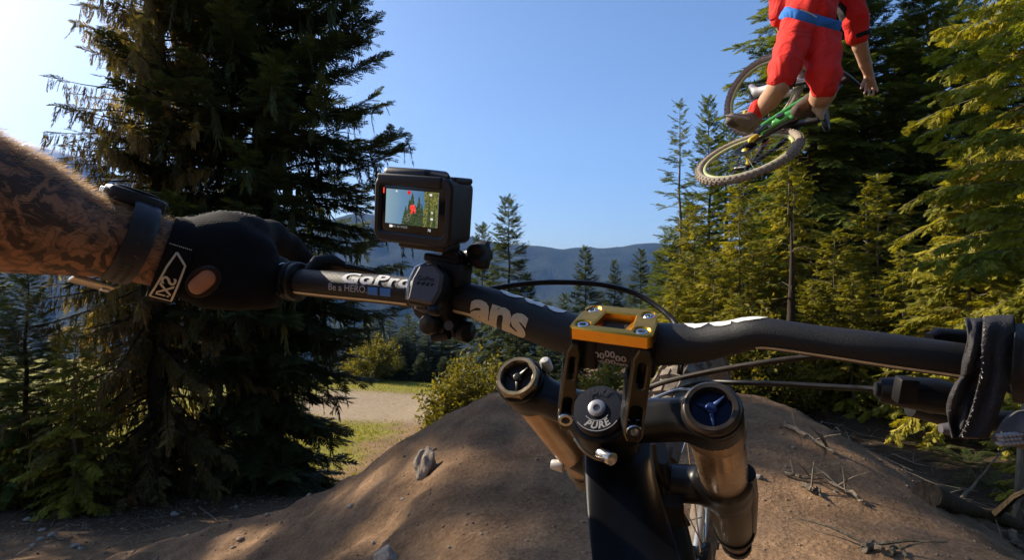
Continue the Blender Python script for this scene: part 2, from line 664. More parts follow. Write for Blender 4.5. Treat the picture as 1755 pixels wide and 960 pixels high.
# ------------------------------------------------------------------ mountains across the valley
def mountain(name, ctrl, D, depth, base, seed, mat, rough=1.0, n=260, m=46, rocky=0.0):
    """a range whose skyline passes through the given (px, py) at distance D"""
    px = np.array([c[0] for c in ctrl], float); py = np.array([c[1] for c in ctrl], float)
    u = np.linspace(px[0], px[-1], n)
    cy = np.interp(u, px, py)
    ker = np.hanning(13); ker /= ker.sum()
    cy = np.convolve(np.pad(cy, 6, mode='edge'), ker, 'valid')
    crest = -(cy - 480) / FPX * D
    X0 = (u - 877.5) / FPX * D
    V = []
    for j in range(m):
        t = j / (m - 1)           # 0 foot on this side .. crest at .6 .. far foot
        if t <= .62:
            s = t / .62
            prof = s ** 1.15
        else:
            s = 1 - (t - .62) / .38
            prof = s ** .9
        Yj = D + depth * (t - .62)
        ridges = fbm(X0 / (D * .10) + 3.1 * seed, np.full(n, Yj / (D * .10)), 5, seed)
        ridges2 = fbm(X0 / (D * .035) + 3.1 * seed, np.full(n, Yj / (D * .05)), 4, seed + 9)
        h = base + (crest - base) * prof
        amp = (crest - base) * (.16 * math.sin(math.pi * min(1, prof * .97)))
        z = h + amp * ridges * rough + (crest - base) * .035 * ridges2 * rough * (1 if prof < .995 else .25 + rocky)
        sc = Yj / D
        V.append(np.stack([X0 * sc, np.full(n, Yj), z + CZ], 1))
    V = np.concatenate(V)
    ii = np.arange(n * m).reshape(m, n)
    q = np.stack([ii[:-1, :-1].ravel(), ii[:-1, 1:].ravel(), ii[1:, 1:].ravel(), ii[1:, :-1].ravel()], 1)
    me = np_mesh(name, V, quads=q, smooth=True)
    return link(name, me, mat, kind='structure')


def hill_mat(name, c0, c1, scale, snow=None):
    m, nt, b = mat_new(name)
    L = nt.links
    tc = N(nt, 'ShaderNodeTexCoord')
    n1 = noise(nt, scale, 8, .68, tc.outputs['Object'])
    n2 = noise(nt, scale * 9, 5, .75, tc.outputs['Object'])
    a = N(nt, 'ShaderNodeMath', operation='MULTIPLY_ADD'); a.inputs[1].default_value = .55
    L.new(n2.outputs[0], a.inputs[0]); L.new(n1.outputs[0], a.inputs[2])
    r = ramp(nt, a.outputs[0], [(.55, c0), (.80, [(x + y) / 2 for x, y in zip(c0, c1)]), (1.0, c1)])
    out = r.outputs[0]
    if snow:
        geo = N(nt, 'ShaderNodeSeparateXYZ'); L.new(tc.outputs['Object'], geo.inputs[0])
        mr = N(nt, 'ShaderNodeMapRange'); mr.inputs[1].default_value = snow[0]; mr.inputs[2].default_value = snow[1]
        L.new(geo.outputs['Z'], mr.inputs[0])
        n3 = noise(nt, .006, 6, .7, tc.outputs['Object'])
        sb = N(nt, 'ShaderNodeMath', operation='MULTIPLY_ADD'); sb.inputs[1].default_value = 3.4; sb.inputs[2].default_value = -2.05
        L.new(n3.outputs[0], sb.inputs[0])
        ad = N(nt, 'ShaderNodeMath', operation='ADD', use_clamp=True)
        L.new(sb.outputs[0], ad.inputs[1])
        ml = N(nt, 'ShaderNodeMath', operation='MULTIPLY', use_clamp=True); L.new(mr.outputs[0], ad.inputs[0])
        L.new(ad.outputs[0], ml.inputs[0]); L.new(mr.outputs[0], ml.inputs[1])
        mx = N(nt, 'ShaderNodeMix', data_type='RGBA'); L.new(ml.outputs[0], mx.inputs[0]); L.new(out, mx.inputs[6])
        mx.inputs[7].default_value = (.8, .82, .85, 1)
        out = mx.outputs[2]
    L.new(out, b.inputs['Base Color'])
    b.inputs['Roughness'].default_value = 1.0
    b.inputs['Specular IOR Level'].default_value = .05
    if not snow:
        bump(nt, b, n2.outputs[0], .9, 14)
    else:
        bump(nt, b, n1.outputs[0], .7, 30)
    return m


mountain('mountain', [(-500, 330), (-200, 350), (150, 352), (400, 362), (560, 370), (625, 366), (680, 374), (760, 394), (830, 412), (905, 420), (950, 421), (1010, 424), (1060, 418),
                      (1100, 416), (1180, 424), (1300, 430), (1500, 428), (1900, 420), (2400, 430)], 2300, 2100, -300, 4, hill_mat('fir_slope', (.012, .020, .014), (.055, .065, .035), .008))
mountain('near_ridge', [(-300, 470), (200, 430), (420, 440), (560, 462), (640, 486), (720, 520), (800, 540), (900, 520), (980, 496), (1080, 470), (1200, 452), (1500, 440), (2100, 430)], 1350, 900, -300, 23, hill_mat('near_fir_slope', (.012, .022, .012), (.06, .07, .032), .014))
mountain('snow_mountain', [(-900, 300), (-500, 230), (-250, 268), (-120, 222), (-20, 246), (40, 240), (100, 250), (150, 268), (220, 300), (330, 330), (520, 360), (800, 430)], 3400, 2600, -300, 13,
         hill_mat('bare_ridge', (.03, .035, .03), (.14, .13, .12), .004, snow=(620, 760)), rocky=.9)

# ------------------------------------------------------------------ the air: pale haze over the valley
hz = MB()
hz.box(Matrix.Identity(4), (-3600, -500, CZ - 420), (3600, 5600, CZ + 1100))
HAZE_D = 0.0001
hm = bpy.data.materials.new('haze')
hm.use_nodes = True
for n in list(hm.node_tree.nodes):
    if n.type != 'OUTPUT_MATERIAL': hm.node_tree.nodes.remove(n)
hv_ = hm.node_tree.nodes.new('ShaderNodeVolumePrincipled')
hv_.inputs['Color'].default_value = (.24, .47, 1.0, 1)
hv_.inputs['Density'].default_value = HAZE_D
hv_.inputs['Anisotropy'].default_value = 0.0
hm.node_tree.links.new(hv_.outputs[0], [n for n in hm.node_tree.nodes if n.type == 'OUTPUT_MATERIAL'][0].inputs['Volume'])
hz.build('haze', hm, None, smooth=False, kind='stuff')

# ------------------------------------------------------------------ foliage
def leaf_mat(name, c_dark, c_mid, c_light, trans=.35, rough=.6, dry=None):
    m, nt, b = mat_new(name)
    L = nt.links
    at = N(nt, 'ShaderNodeAttribute'); at.attribute_name = 'tint'
    stops = [(.0, c_dark), (.5, c_mid), (.95, c_light)]
    if dry: stops = [(.0, dry), (.14, c_dark), (.55, c_mid), (.97, c_light)]
    r = ramp(nt, at.outputs['Fac'], stops)
    L.new(r.outputs[0], b.inputs['Base Color'])
    b.inputs['Roughness'].default_value = rough
    b.inputs['Specular IOR Level'].default_value = .22
    tr = N(nt, 'ShaderNodeBsdfTranslucent')
    mul = N(nt, 'ShaderNodeMix', data_type='RGBA', blend_type='MULTIPLY'); mul.inputs[0].default_value = 1
    mul.inputs[7].default_value = (1.35, 1.25, .55, 1)
    L.new(r.outputs[0], mul.inputs[6]); L.new(mul.outputs[2], tr.inputs[0])
    mx = N(nt, 'ShaderNodeMixShader'); mx.inputs[0].default_value = trans
    L.new(b.outputs[0], mx.inputs[1]); L.new(tr.outputs[0], mx.inputs[2])
    L.new(mx.outputs[0], nt.nodes['Material Output'].inputs['Surface'])
    return m


def bark_mat(name, c0, c1, sx=6, sz=.8):
    m, nt, b = mat_new(name)
    L = nt.links
    tc = N(nt, 'ShaderNodeTexCoord')
    mp = N(nt, 'ShaderNodeMapping'); mp.inputs['Scale'].default_value = (sx, sx, sz)
    L.new(tc.outputs['Object'], mp.inputs[0])
    n = noise(nt, 2.4, 6, .7, mp.outputs[0], .6)
    n2 = noise(nt, 1.2, 3, .5, tc.outputs['Object'])
    r = ramp(nt, n.outputs[0], [(.3, c0), (.7, c1)])
    r2 = ramp(nt, n2.outputs[0], [(.35, (.7, .72, .66)), (.7, (1.15, 1.1, 1.05))])
    mu = N(nt, 'ShaderNodeMix', data_type='RGBA', blend_type='MULTIPLY'); mu.inputs[0].default_value = 1
    L.new(r.outputs[0], mu.inputs[6]); L.new(r2.outputs[0], mu.inputs[7])
    L.new(mu.outputs[2], b.inputs['Base Color'])
    b.inputs['Roughness'].default_value = .95
    b.inputs['Specular IOR Level'].default_value = .1
    bump(nt, b, n.outputs[0], .8, .03)
    return m


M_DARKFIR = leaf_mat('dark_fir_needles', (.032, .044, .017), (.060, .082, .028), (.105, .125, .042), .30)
M_WEEP = leaf_mat('weeping_cedar_sprays', (.11, .09, .034), (.23, .18, .068), (.36, .28, .11), .55, dry=(.32, .21, .11))
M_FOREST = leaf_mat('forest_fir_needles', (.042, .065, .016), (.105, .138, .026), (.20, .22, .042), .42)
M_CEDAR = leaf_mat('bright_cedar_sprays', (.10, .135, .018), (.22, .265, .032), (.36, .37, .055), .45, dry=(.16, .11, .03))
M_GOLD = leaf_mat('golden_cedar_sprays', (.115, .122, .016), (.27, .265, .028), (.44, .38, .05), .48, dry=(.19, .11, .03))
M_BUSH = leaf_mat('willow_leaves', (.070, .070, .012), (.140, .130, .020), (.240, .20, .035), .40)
M_FERN = leaf_mat('fern_leaves', (.030, .045, .012), (.060, .078, .020), (.10, .11, .03), .35)
M_BARK = bark_mat('fir_bark', (.028, .021, .016), (.085, .066, .050))
M_PALE = bark_mat('pale_bark', (.13, .105, .075), (.33, .28, .21), 9, 1.2)


def sprig(kind, r):
    """one twig of unit length along +x: a list of kites (4 points each) standing for its side twigs"""
    K = []

    def kite(p, d, ln, w, up):
        d = d / np.linalg.norm(d)
        s = np.cross(up, d); s /= np.linalg.norm(s)
        K.append([p, p + d * ln * .42 + s * w * .5, p + d * ln, p + d * ln * .42 - s * w * .5])
    if kind == 'fir':
        n = 7
        for i in range(n):
            t = .06 + .88 * i / n
            ln = .44 * (1 - t * .62) * r.uniform(.8, 1.2)
            for s in (-1, 1):
                d = np.array([.72, s * .78, r.uniform(-.22, .12)])
                kite(np.array([t, 0, -.10 * t * t]), d, ln, .095, np.array([r.uniform(-.25, .25), r.uniform(-.25, .25), 1]))
        kite(np.array([.0, 0, 0.01]), np.array([1, 0, -.05]), .62, .09, np.array([0, .3, 1]))
        kite(np.array([.5, 0, -.03]), np.array([1, 0, -.16]), .58, .10, np.array([0, -.3, 1]))
    elif kind == 'weep':
        n = 6
        for i in range(n):
            t = .08 + .8 * i / n
            ln = .40 * (1 - t * .5) * r.uniform(.6, 1.3)
            for s in (-1, 1):
                d = np.array([.92, s * r.uniform(.15, .42), r.uniform(-.25, .25)])
                kite(np.array([t, s * .015, 0]), d, ln, .060, np.array([r.uniform(-.5, .5), r.uniform(-.5, .5), 1]))
        kite(np.array([0., 0, 0]), np.array([1, 0, 0]), .7, .055, np.array([0, .5, 1]))
        kite(np.array([.45, 0, 0]), np.array([1, .05, 0]), .6, .05, np.array([0, -.5, 1]))
    elif kind == 'cedar':
        n = 8
        for i in range(n):
            t = .05 + .87 * i / n
            ln = .44 * (1 - t * .55) * r.uniform(.7, 1.25)
            for s in (-1, 1):
                d = np.array([.80, s * .60, -.28 + r.uniform(-.25, .18)])
                p = np.array([t, 0, -.18 * t * t])
                kite(p, d, ln, .085, np.array([r.uniform(-.5, .5), r.uniform(-.5, .5), 1]))
                kite(p + d * ln * .35, d + np.array([.3, -s * .45, -.2]), ln * .5, .065, np.array([r.uniform(-.6, .6), r.uniform(-.6, .6), 1]))
                kite(p + d * ln * .45, d + np.array([-.1, s * .40, -.3]), ln * .45, .06, np.array([r.uniform(-.6, .6), r.uniform(-.6, .6), 1]))
        kite(np.array([.5, 0, -.04]), np.array([1, 0, -.35]), .52, .09, np.array([0, .2, 1]))
    else:  # broad leaves round a twig
        n = 9
        for i in range(n):
            t = .1 + .9 * i / n
            a = i * 2.4
            d = np.array([.6, math.cos(a), math.sin(a)])
            kite(np.array([t, 0, 0]), d, .28 * r.uniform(.7, 1.2), .15, np.array([r.uniform(-1, 1), r.uniform(-1, 1), .8]))
    return np.array(K)          # (k, 4, 3)


SPR = {}
for _k in ('fir', 'weep', 'cedar', 'leaf'):
    SPR[_k] = [sprig(_k, np.random.default_rng(100 + i)) for i in range(4)]


class Foliage:
    def __init__(self):
        self.items = {}

    def put(self, kind, var, pos, X, Zup, scale, tint):
        self.items.setdefault((kind, var), []).append((pos, X, Zup, scale, tint))

    def mesh(self, name):
        Vs, T = [], []
        for (kind, var), L in self.items.items():
            tpl = SPR[kind][var].reshape(-1, 3)
            pos = np.array([i[0] for i in L]); X = np.array([i[1] for i in L]); Z = np.array([i[2] for i in L])
            sc = np.array([i[3] for i in L]); ti = np.array([i[4] for i in L])
            X = X / np.linalg.norm(X, axis=1)[:, None]
            Y = np.cross(Z, X); Y /= np.maximum(1e-6, np.linalg.norm(Y, axis=1))[:, None]
            Z = np.cross(X, Y)
            V = pos[:, None, :] + sc[:, None, None] * (X[:, None, :] * tpl[None, :, 0:1] + Y[:, None, :] * tpl[None, :, 1:2] + Z[:, None, :] * tpl[None, :, 2:3])
            Vs.append(V.reshape(-1, 3))
            tt = np.repeat(ti, len(tpl) // 4)
            tt = np.clip(tt + rng.normal(0, .10, len(tt)), 0, 1)
            T.append(np.repeat(tt, 4))
        V = np.concatenate(Vs); T = np.concatenate(T)
        return np_mesh(name, V, quads=np.arange(len(V)).reshape(-1, 4), attr={'tint': T})


def conifer(seed, H, R, kind='fir', nb=150, bare=.04, prof=.8, sp=.16, slen=.42, droop=.35, upturn=.15, trunk=.16, fill=1.0, sparse_top=.0, lean=(0, 0), pitch=(.75, -.25), low=None, weep=0.0, dead=0, tint=.5, one_side=None):
    """trunk mesh and crown mesh of a conifer of height H and spread R, foot at the origin"""
    r = np.random.default_rng(seed)
    tb = MB()
    nseg = 9
    wob = [(r.normal(0, .012 * H * .3), r.normal(0, .012 * H * .3)) for _ in range(nseg + 1)]
    wob[0] = (0, 0)

    def axis(h):
        t = np.clip(h / H, 0, 1) * nseg
        i = min(nseg - 1, int(t)); f = t - i
        return np.array([lean[0] * h + wob[i][0] * (1 - f) + wob[i + 1][0] * f, lean[1] * h + wob[i][1] * (1 - f) + wob[i + 1][1] * f, h])
    tb.tube([Vector(axis(H * i / nseg)) - Vector((0, 0, .3 if i == 0 else 0)) for i in range(nseg + 1)], [trunk * (1.25 if i == 0 else 1) * (1 - i / nseg) ** 1.0 + .004 for i in range(nseg + 1)], n=9)
    F = Foliage()
    ga = r.uniform(0, 6.28)
    for b in range(nb):
        t = ((b + r.uniform(0, 1)) / nb) ** 1.12
        h = H * (bare + (1 - bare) * t * .985)
        tt = (h / H - bare) / (1 - bare)
        ga += 2.4 + r.normal(0, .35)
        if one_side is not None and r.uniform() < .55:
            ga = one_side + r.normal(0, .8)
        if sparse_top and tt > .35 and r.uniform() < sparse_top: continue
        Lb = R * ((1 - tt) ** prof) * (r.uniform(.72, 1.12) if r.uniform() < .8 else r.uniform(.45, 1.25)) + .10 * R
        if low is not None: Lb *= low[0] + (1 - low[0]) * float(sm(low[1], low[2], h))
        el = pitch[1] * (1 - tt) + pitch[0] * tt + r.normal(0, .10)
        p0 = axis(h)
        out = np.array([math.cos(ga), math.sin(ga), 0])
        nK = 7
        pts = []
        for k in range(nK + 1):
            s = k / nK
            z = math.sin(el) * s * Lb - droop * Lb * s * s * (1 - .5 * tt) + upturn * Lb * max(0, s - .55) ** 2 * 2.6
            side = np.array([-out[1], out[0], 0]) * (.05 * Lb * math.sin(3 * s + b))
            pts.append(p0 + out * (math.cos(el) * s * Lb) + side + np.array([0, 0, z]))
        tb.tube([Vector(p) for p in pts], [max(.004, trunk * .16 * (1 - tt * .6) * (1 - .9 * k / nK)) for k in range(nK + 1)], n=3, caps=False)
        nsp = max(3, int(fill * 2 * Lb / sp))
        bt = np.clip(tint + r.normal(0, .16), 0, 1)
        for q in range(nsp):
            s = .10 + .90 * (q + r.uniform(0, 1)) / nsp
            if s < .28 and r.uniform() < .45: continue
            f = min(nK - 1e-6, s * nK); i = int(f); f -= i
            p = pts[i] * (1 - f) + pts[i + 1] * f
            tan = pts[i + 1] - pts[i]; tan /= np.linalg.norm(tan)
            sd = 1 if q % 2 else -1
            lat = np.cross(tan, [0, 0, 1]); lat /= max(1e-6, np.linalg.norm(lat))
            ln = slen * (1 - .45 * s) * r.uniform(.65, 1.25) * min(1, .5 + Lb / R)
            if weep and r.uniform() < weep:
                d = np.array([r.normal(0, .16), r.normal(0, .16), -1]) + out * .15
                up = np.array([math.cos(ga + r.normal(0, .6)), math.sin(ga + r.normal(0, .6)), .1])
                F.put('weep', int(r.integers(4)), p, d, up, ln * r.uniform(.8, 1.8), np.clip(bt + r.normal(0, .14), 0, 1))
                continue
            dz, tl = (r.normal(-.34, .30), .55) if kind == 'cedar' else (r.normal(-.10, .16), .25)
            d = tan * r.uniform(.55, .95) + lat * sd * r.uniform(.45, .95) + np.array([0, 0, dz])
            up = np.array([r.normal(0, tl), r.normal(0, tl), 1])
            F.put(kind, int(r.integers(4)), p, d, up, ln, np.clip(bt + r.normal(0, .12), 0, 1))
        # leading shoot
        d = pts[-1] - pts[-2]
        F.put(kind, int(r.integers(4)), pts[-2], d, np.array([r.normal(0, .2), r.normal(0, .2), 1]), slen * r.uniform(.7, 1.1) * min(1, .45 + Lb / R), bt)
    for q in range(5):
        a = q * 1.26
        F.put(kind, q % 4, axis(H * (.965 + .006 * q)), np.array([math.cos(a) * .5, math.sin(a) * .5, .8]), np.array([-math.sin(a), math.cos(a), .2]), slen * .5, tint)
    for q in range(dead):
        h = H * r.uniform(.02, max(.06, bare))
        a = r.uniform(0, 6.28); Lb = R * r.uniform(.2, .55)
        p = axis(h)
        o_ = np.array([math.cos(a), math.sin(a), r.uniform(-.35, .2)])
        tb.tube([Vector(p), Vector(p + o_ * Lb * .5), Vector(p + o_ * Lb + np.array([0, 0, -.12 * Lb]))], [.012, .008, .003], n=3, caps=False)
    tm = bpy.data.meshes.new('trunk')
    tm.from_pydata(tb.v, [], tb.f)
    tm.shade_smooth()
    return tm, F.mesh('crown')


def plant_tree(meshes, lm, bm, name, label, loc, rz=0.0, sc=1.0, group=None, sxy=None, tilt=(0, 0), cat='tree'):
    t = thing(name, label, cat, loc, (tilt[0], tilt[1], rz), group)
    t.scale = (sc * (sxy or 1), sc * (sxy or 1), sc)
    for nm, me, mt in (('trunk', meshes[0], bm), ('crown', meshes[1], lm)):
        o = link(nm, me, mt, t)
    return t


def at_px(px, Y):
    """ground point at photo column px, distance Y"""
    x = (px - 877.5) / FPX * Y
    return (x, Y, gz(x, Y) - .05)


def height_to(px, py, Y):
    """tree height that reaches photo row py at distance Y"""
    return (480 - py) / FPX * Y + CZ - at_px(px, Y)[2]


# --- the two big dark trees left of the jump
Yw = 9.6
hw = height_to(285, -420, Yw)
tm_weep = conifer(11, hw, 1.98, 'fir', nb=350, bare=.03, prof=.60, sp=.080, slen=.34, droop=.42, upturn=.22, trunk=.20, weep=.74, fill=1.15, tint=.45)
plant_tree(tm_weep, M_WEEP, M_BARK, 'weeping_cedar', 'tall brownish weeping cedar with hanging sprays behind the tattooed arm', at_px(268, Yw), rz=.4)
Yd = 10.6
hd = height_to(450, -330, Yd)
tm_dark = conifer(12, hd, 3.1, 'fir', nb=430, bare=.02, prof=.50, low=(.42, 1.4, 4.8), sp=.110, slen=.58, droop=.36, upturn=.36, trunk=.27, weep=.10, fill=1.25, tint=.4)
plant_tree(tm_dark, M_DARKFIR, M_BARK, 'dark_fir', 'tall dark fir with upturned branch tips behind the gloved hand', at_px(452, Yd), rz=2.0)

# --- forest kinds, each built once
K_FIR = conifer(21, 11.0, 2.1, 'fir', nb=240, bare=.08, prof=.75, sp=.12, slen=.50, droop=.35, upturn=.28, trunk=.14, tint=.45, dead=14)
K_FIR2 = conifer(22, 13.0, 2.0, 'fir', nb=270, bare=.18, prof=.65, sp=.12, slen=.52, droop=.45, upturn=.22, trunk=.15, tint=.5, dead=22)
K_SPIRE = conifer(23, 8.0, 1.0, 'fir', nb=135, bare=.10, prof=.95, sp=.085, slen=.34, droop=.40, upturn=.30, trunk=.07, tint=.5, sparse_top=.30)
K_CEDAR = conifer(24, 9.0, 1.85, 'cedar', nb=150, bare=.10, prof=.60, sp=.150, slen=.44, droop=.55, upturn=.12, trunk=.075, tint=.55, pitch=(.7, .05), dead=12)
K_CEDAR2 = conifer(25, 7.0, 1.5, 'cedar', nb=125, bare=.04, prof=.58, sp=.11, slen=.36, droop=.50, upturn=.15, trunk=.06, tint=.5, pitch=(.7, .1), dead=8)
K_FAR = conifer(26, 9.0, 1.9, 'fir', nb=150, bare=.03, prof=.90, sp=.16, slen=.75, droop=.35, upturn=.22, trunk=.12, tint=.45)
K_FAR2 = conifer(27, 10.0, 2.1, 'fir', nb=150, bare=.03, prof=.85, sp=.17, slen=.80, droop=.30, upturn=.25, trunk=.12, tint=.45)
K_LEAN = conifer(28, 8.0, 1.15, 'cedar', nb=84, bare=.34, prof=.55, sp=.080, slen=.30, droop=.42, upturn=.12, trunk=.062, tint=.6, pitch=(.7, .15), dead=20)
K_SHADE_FIR = conifer(29, 17.0, 2.3, 'fir', nb=66, bare=.10, prof=.36, sp=.13, slen=.62, droop=.35, upturn=.25, trunk=.2, tint=.45)  # blunt sparse crown shaped to throw dappled shade, only for the unseen added firs
H0 = {id(K_LEAN): 8.0, id(K_FIR): 11.0, id(K_FIR2): 13.0, id(K_SPIRE): 8.0, id(K_CEDAR): 9.0, id(K_CEDAR2): 7.0, id(K_FAR): 9.0, id(K_FAR2): 10.0}


def put_tree(k, lm, bm, name, label, px, top, Y, rz, w=1.0, group=None, tilt=(0, 0)):
    loc = at_px(px, Y)
    s = height_to(px, top, Y) / H0[id(k)]
    return plant_tree(k, lm, bm, name, label, loc, rz, s, group, w / s * 1.0 if False else w, tilt)


ORD = ['first', 'second', 'third', 'fourth', 'fifth', 'sixth', 'seventh', 'eighth', 'ninth', 'tenth', 'eleventh', 'twelfth']
# --- right-hand forest, from the sky gap to the edge
put_tree(K_SPIRE, M_FOREST, M_PALE, 'young_fir', 'slender sparse young fir with a thin bare spire left of the airborne bike', 1166, 172, 15.5, .3, 1.15)
put_tree(K_FIR, M_FOREST, M_BARK, 'fir_tree', 'bushy fir with a pointed top just left of the hanging rear wheel', 1216, 165, 16.5, 1.2, .75)
put_tree(K_FIR, M_FOREST, M_BARK, 'fir_tree', 'fir with long low branches reaching left over the mountain ridge', 1150, 395, 13.5, 2.6, 1.35)
put_tree(K_CEDAR2, M_GOLD, M_PALE, 'cedar_tree', 'golden green cedar with a pale stem behind the stem clamp', 1190, 355, 11.5, .7, 1.15)
put_tree(K_CEDAR, M_GOLD, M_PALE, 'cedar_tree', 'golden cedar directly under the hanging rear wheel', 1268, 300, 12.0, 2.2, 1.0)
put_tree(K_FIR2, M_FOREST, M_BARK, 'fir_tree', 'tall fir behind the airborne bike with branches reaching left into the sky', 1392, -330, 13.5, .2, 1.05)
put_tree(K_CEDAR, M_GOLD, M_PALE, 'cedar_tree', 'yellowish cedar with a straight pale stem below the front of the bike', 1352, 240, 11.0, 4.0, .95)
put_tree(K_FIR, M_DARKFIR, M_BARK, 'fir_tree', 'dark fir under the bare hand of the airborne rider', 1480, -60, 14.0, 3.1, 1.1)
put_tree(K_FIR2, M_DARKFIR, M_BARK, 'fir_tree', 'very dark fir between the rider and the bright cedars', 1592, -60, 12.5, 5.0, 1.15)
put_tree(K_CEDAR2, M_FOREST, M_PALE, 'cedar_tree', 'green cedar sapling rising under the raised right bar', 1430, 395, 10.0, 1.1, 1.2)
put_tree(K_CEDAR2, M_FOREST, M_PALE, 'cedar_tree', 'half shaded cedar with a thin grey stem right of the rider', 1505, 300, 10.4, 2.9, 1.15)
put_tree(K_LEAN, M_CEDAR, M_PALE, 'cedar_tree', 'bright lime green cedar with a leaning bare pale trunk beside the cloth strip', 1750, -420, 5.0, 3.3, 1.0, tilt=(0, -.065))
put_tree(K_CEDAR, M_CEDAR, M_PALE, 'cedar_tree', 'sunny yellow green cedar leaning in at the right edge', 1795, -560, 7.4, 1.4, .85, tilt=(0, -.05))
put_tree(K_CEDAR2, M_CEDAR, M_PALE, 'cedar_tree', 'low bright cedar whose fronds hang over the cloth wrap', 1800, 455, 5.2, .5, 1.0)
_back = [(1245, 210, 22, 'dim fir top just right of the bushy pointed fir'), (1320, 120, 21, 'dark fir behind the front wheel of the airborne bike'), (1300, 330, 18, 'shaded fir behind the golden cedar under the rear wheel'),
         (1360, 20, 24, 'dark fir behind the left leg of the airborne rider'), (1430, 60, 20, 'dark fir behind the right leg of the airborne rider'), (1465, 60, 26, 'thin fir top showing beside the rider\'s right forearm'),
         (1540, 70, 19, 'dark fir under the sky gap right of the rider'), (1562, 30, 25, 'farthest fir, its tip filling the sky gap right of the rider'), (1645, -40, 18, 'dark fir left of the bright leaning cedar'),
         (1700, 40, 21, 'dark fir right behind the bright leaning cedar'), (1765, -60, 17, 'dark fir behind the sunny cedar at the right edge'), (1840, 0, 14, 'dark fir standing just outside the right edge'),
         (1662, 120, 12.5, 'shaded fir whose lower boughs hang behind the cloth strip'), (1180, 330, 20, 'shaded fir between the spire fir and the golden cedar'), (1128, 430, 19, 'low fir at the outer corner of the right-hand wood'), (1400, 380, 16, 'short shaded fir above the middle of the right bar')]
for i, (px, top, Y, lb_) in enumerate(_back):
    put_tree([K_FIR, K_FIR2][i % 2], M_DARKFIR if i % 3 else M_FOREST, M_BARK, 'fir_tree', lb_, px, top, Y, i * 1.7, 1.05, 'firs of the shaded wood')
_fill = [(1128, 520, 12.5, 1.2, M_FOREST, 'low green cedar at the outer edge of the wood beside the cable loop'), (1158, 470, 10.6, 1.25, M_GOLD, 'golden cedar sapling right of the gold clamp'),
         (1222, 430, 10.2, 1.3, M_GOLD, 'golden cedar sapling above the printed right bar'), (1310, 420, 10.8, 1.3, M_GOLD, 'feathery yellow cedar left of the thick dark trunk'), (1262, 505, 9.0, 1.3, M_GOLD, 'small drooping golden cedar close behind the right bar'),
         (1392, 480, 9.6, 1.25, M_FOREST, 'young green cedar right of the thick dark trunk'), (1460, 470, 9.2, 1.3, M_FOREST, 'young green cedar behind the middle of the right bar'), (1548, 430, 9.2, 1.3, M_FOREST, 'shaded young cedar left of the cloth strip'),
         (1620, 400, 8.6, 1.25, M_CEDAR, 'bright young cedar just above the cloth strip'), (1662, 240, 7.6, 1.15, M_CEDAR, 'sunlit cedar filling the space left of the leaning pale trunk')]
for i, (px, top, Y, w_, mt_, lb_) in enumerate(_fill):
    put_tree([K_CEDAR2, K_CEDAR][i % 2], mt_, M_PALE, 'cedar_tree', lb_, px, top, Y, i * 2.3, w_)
# --- trees behind the viewer: the wood goes on there and shades the bike
for i, (x_, y_, h_) in enumerate(((-2.5, -9, 13), (2.5, -7, 12), (5.5, -4, 13), (7.5, -0.5, 12))):
    plant_tree(K_FIR2, M_FOREST, M_BARK, 'fir_tree', ORD[i] + ' from the left of the firs standing behind the camera wearer', (x_, y_, gz(x_, y_) - .1), i * 1.3, h_ / 13.0, 'firs behind the camera wearer', 1.25)
# --- firs added out of view on the left, placed to shade the jump
for i, (x_, y_, lb_) in enumerate(((-16.9, 13.05, 'nearer blunt topped fir added unseen beyond the left edge to shade the jump'), (-16.4, 14.2, 'farther blunt topped fir added unseen beyond the left edge to shade the jump'), (-18.0, 12.35, 'slim blunt topped fir added unseen farthest beyond the left edge to shade the jump'))):
    b_ = gz(x_, y_) - .1
    plant_tree(K_SHADE_FIR, M_DARKFIR, M_BARK, 'fir_tree', lb_, (x_, y_, b_), .8 + i, (CZ + 13.9 - b_) / 17.0, None, (1.0, 1.0, .72)[i])
put_tree(K_FIR, M_WEEP, M_BARK, 'fir_tree', 'low drooping fir under the tattooed arm at the left edge', 45, 440, 8.3, 1.0, 1.15)
put_tree(K_FIR, M_WEEP, M_BARK, 'fir_tree', 'brownish fir cut by the left edge of the picture under the arm', -25, 400, 9.2, 2.4, 1.2)
put_tree(K_CEDAR2, M_WEEP, M_BARK, 'cedar_tree', 'small cedar between the left edge and the weeping cedar', 128, 560, 7.9, 2.0, 1.2)
# --- middle distance
put_tree(K_FAR, M_DARKFIR, M_BARK, 'fir_tree', 'tallest mid distance fir right of the little camera', 872, 340, 31, .5, .95)
put_tree(K_FAR2, M_DARKFIR, M_BARK, 'fir_tree', 'fir half hidden behind the little camera', 826, 388, 34, 1.7, .9)
put_tree(K_FAR2, M_DARKFIR, M_BARK, 'fir_tree', 'lone dark fir above the gold clamp before the blue mountain', 1003, 424, 28, 2.7, .95)
put_tree(K_FAR, M_FOREST, M_BARK, 'fir_tree', 'small fir right of the lone dark one over the gold clamp', 1054, 448, 27, .9, .9)
put_tree(K_FAR, M_FOREST, M_BARK, 'fir_tree', 'green fir at the foot of the right-hand wood beside the cable loop', 1098, 430, 21, 3.9, 1.05)
_mid = [(905, 470, 30, 'dark fir touching the tallest mid distance fir on its right'), (940, 520, 26, 'low dark fir behind the printed letters left of the clamp'), (966, 505, 33, 'small fir halfway between the tallest one and the lone dark one'),
        (1030, 500, 31, 'small fir tucked against the right side of the lone dark fir'), (1078, 500, 30, 'small dim fir behind the crest of the black cable loop'), (885, 520, 22, 'bushy fir just above the yellow shrubs'),
        (985, 540, 20, 'low fir right behind the gold clamp'), (1040, 520, 21, 'young fir seen through the gap between the risers')]
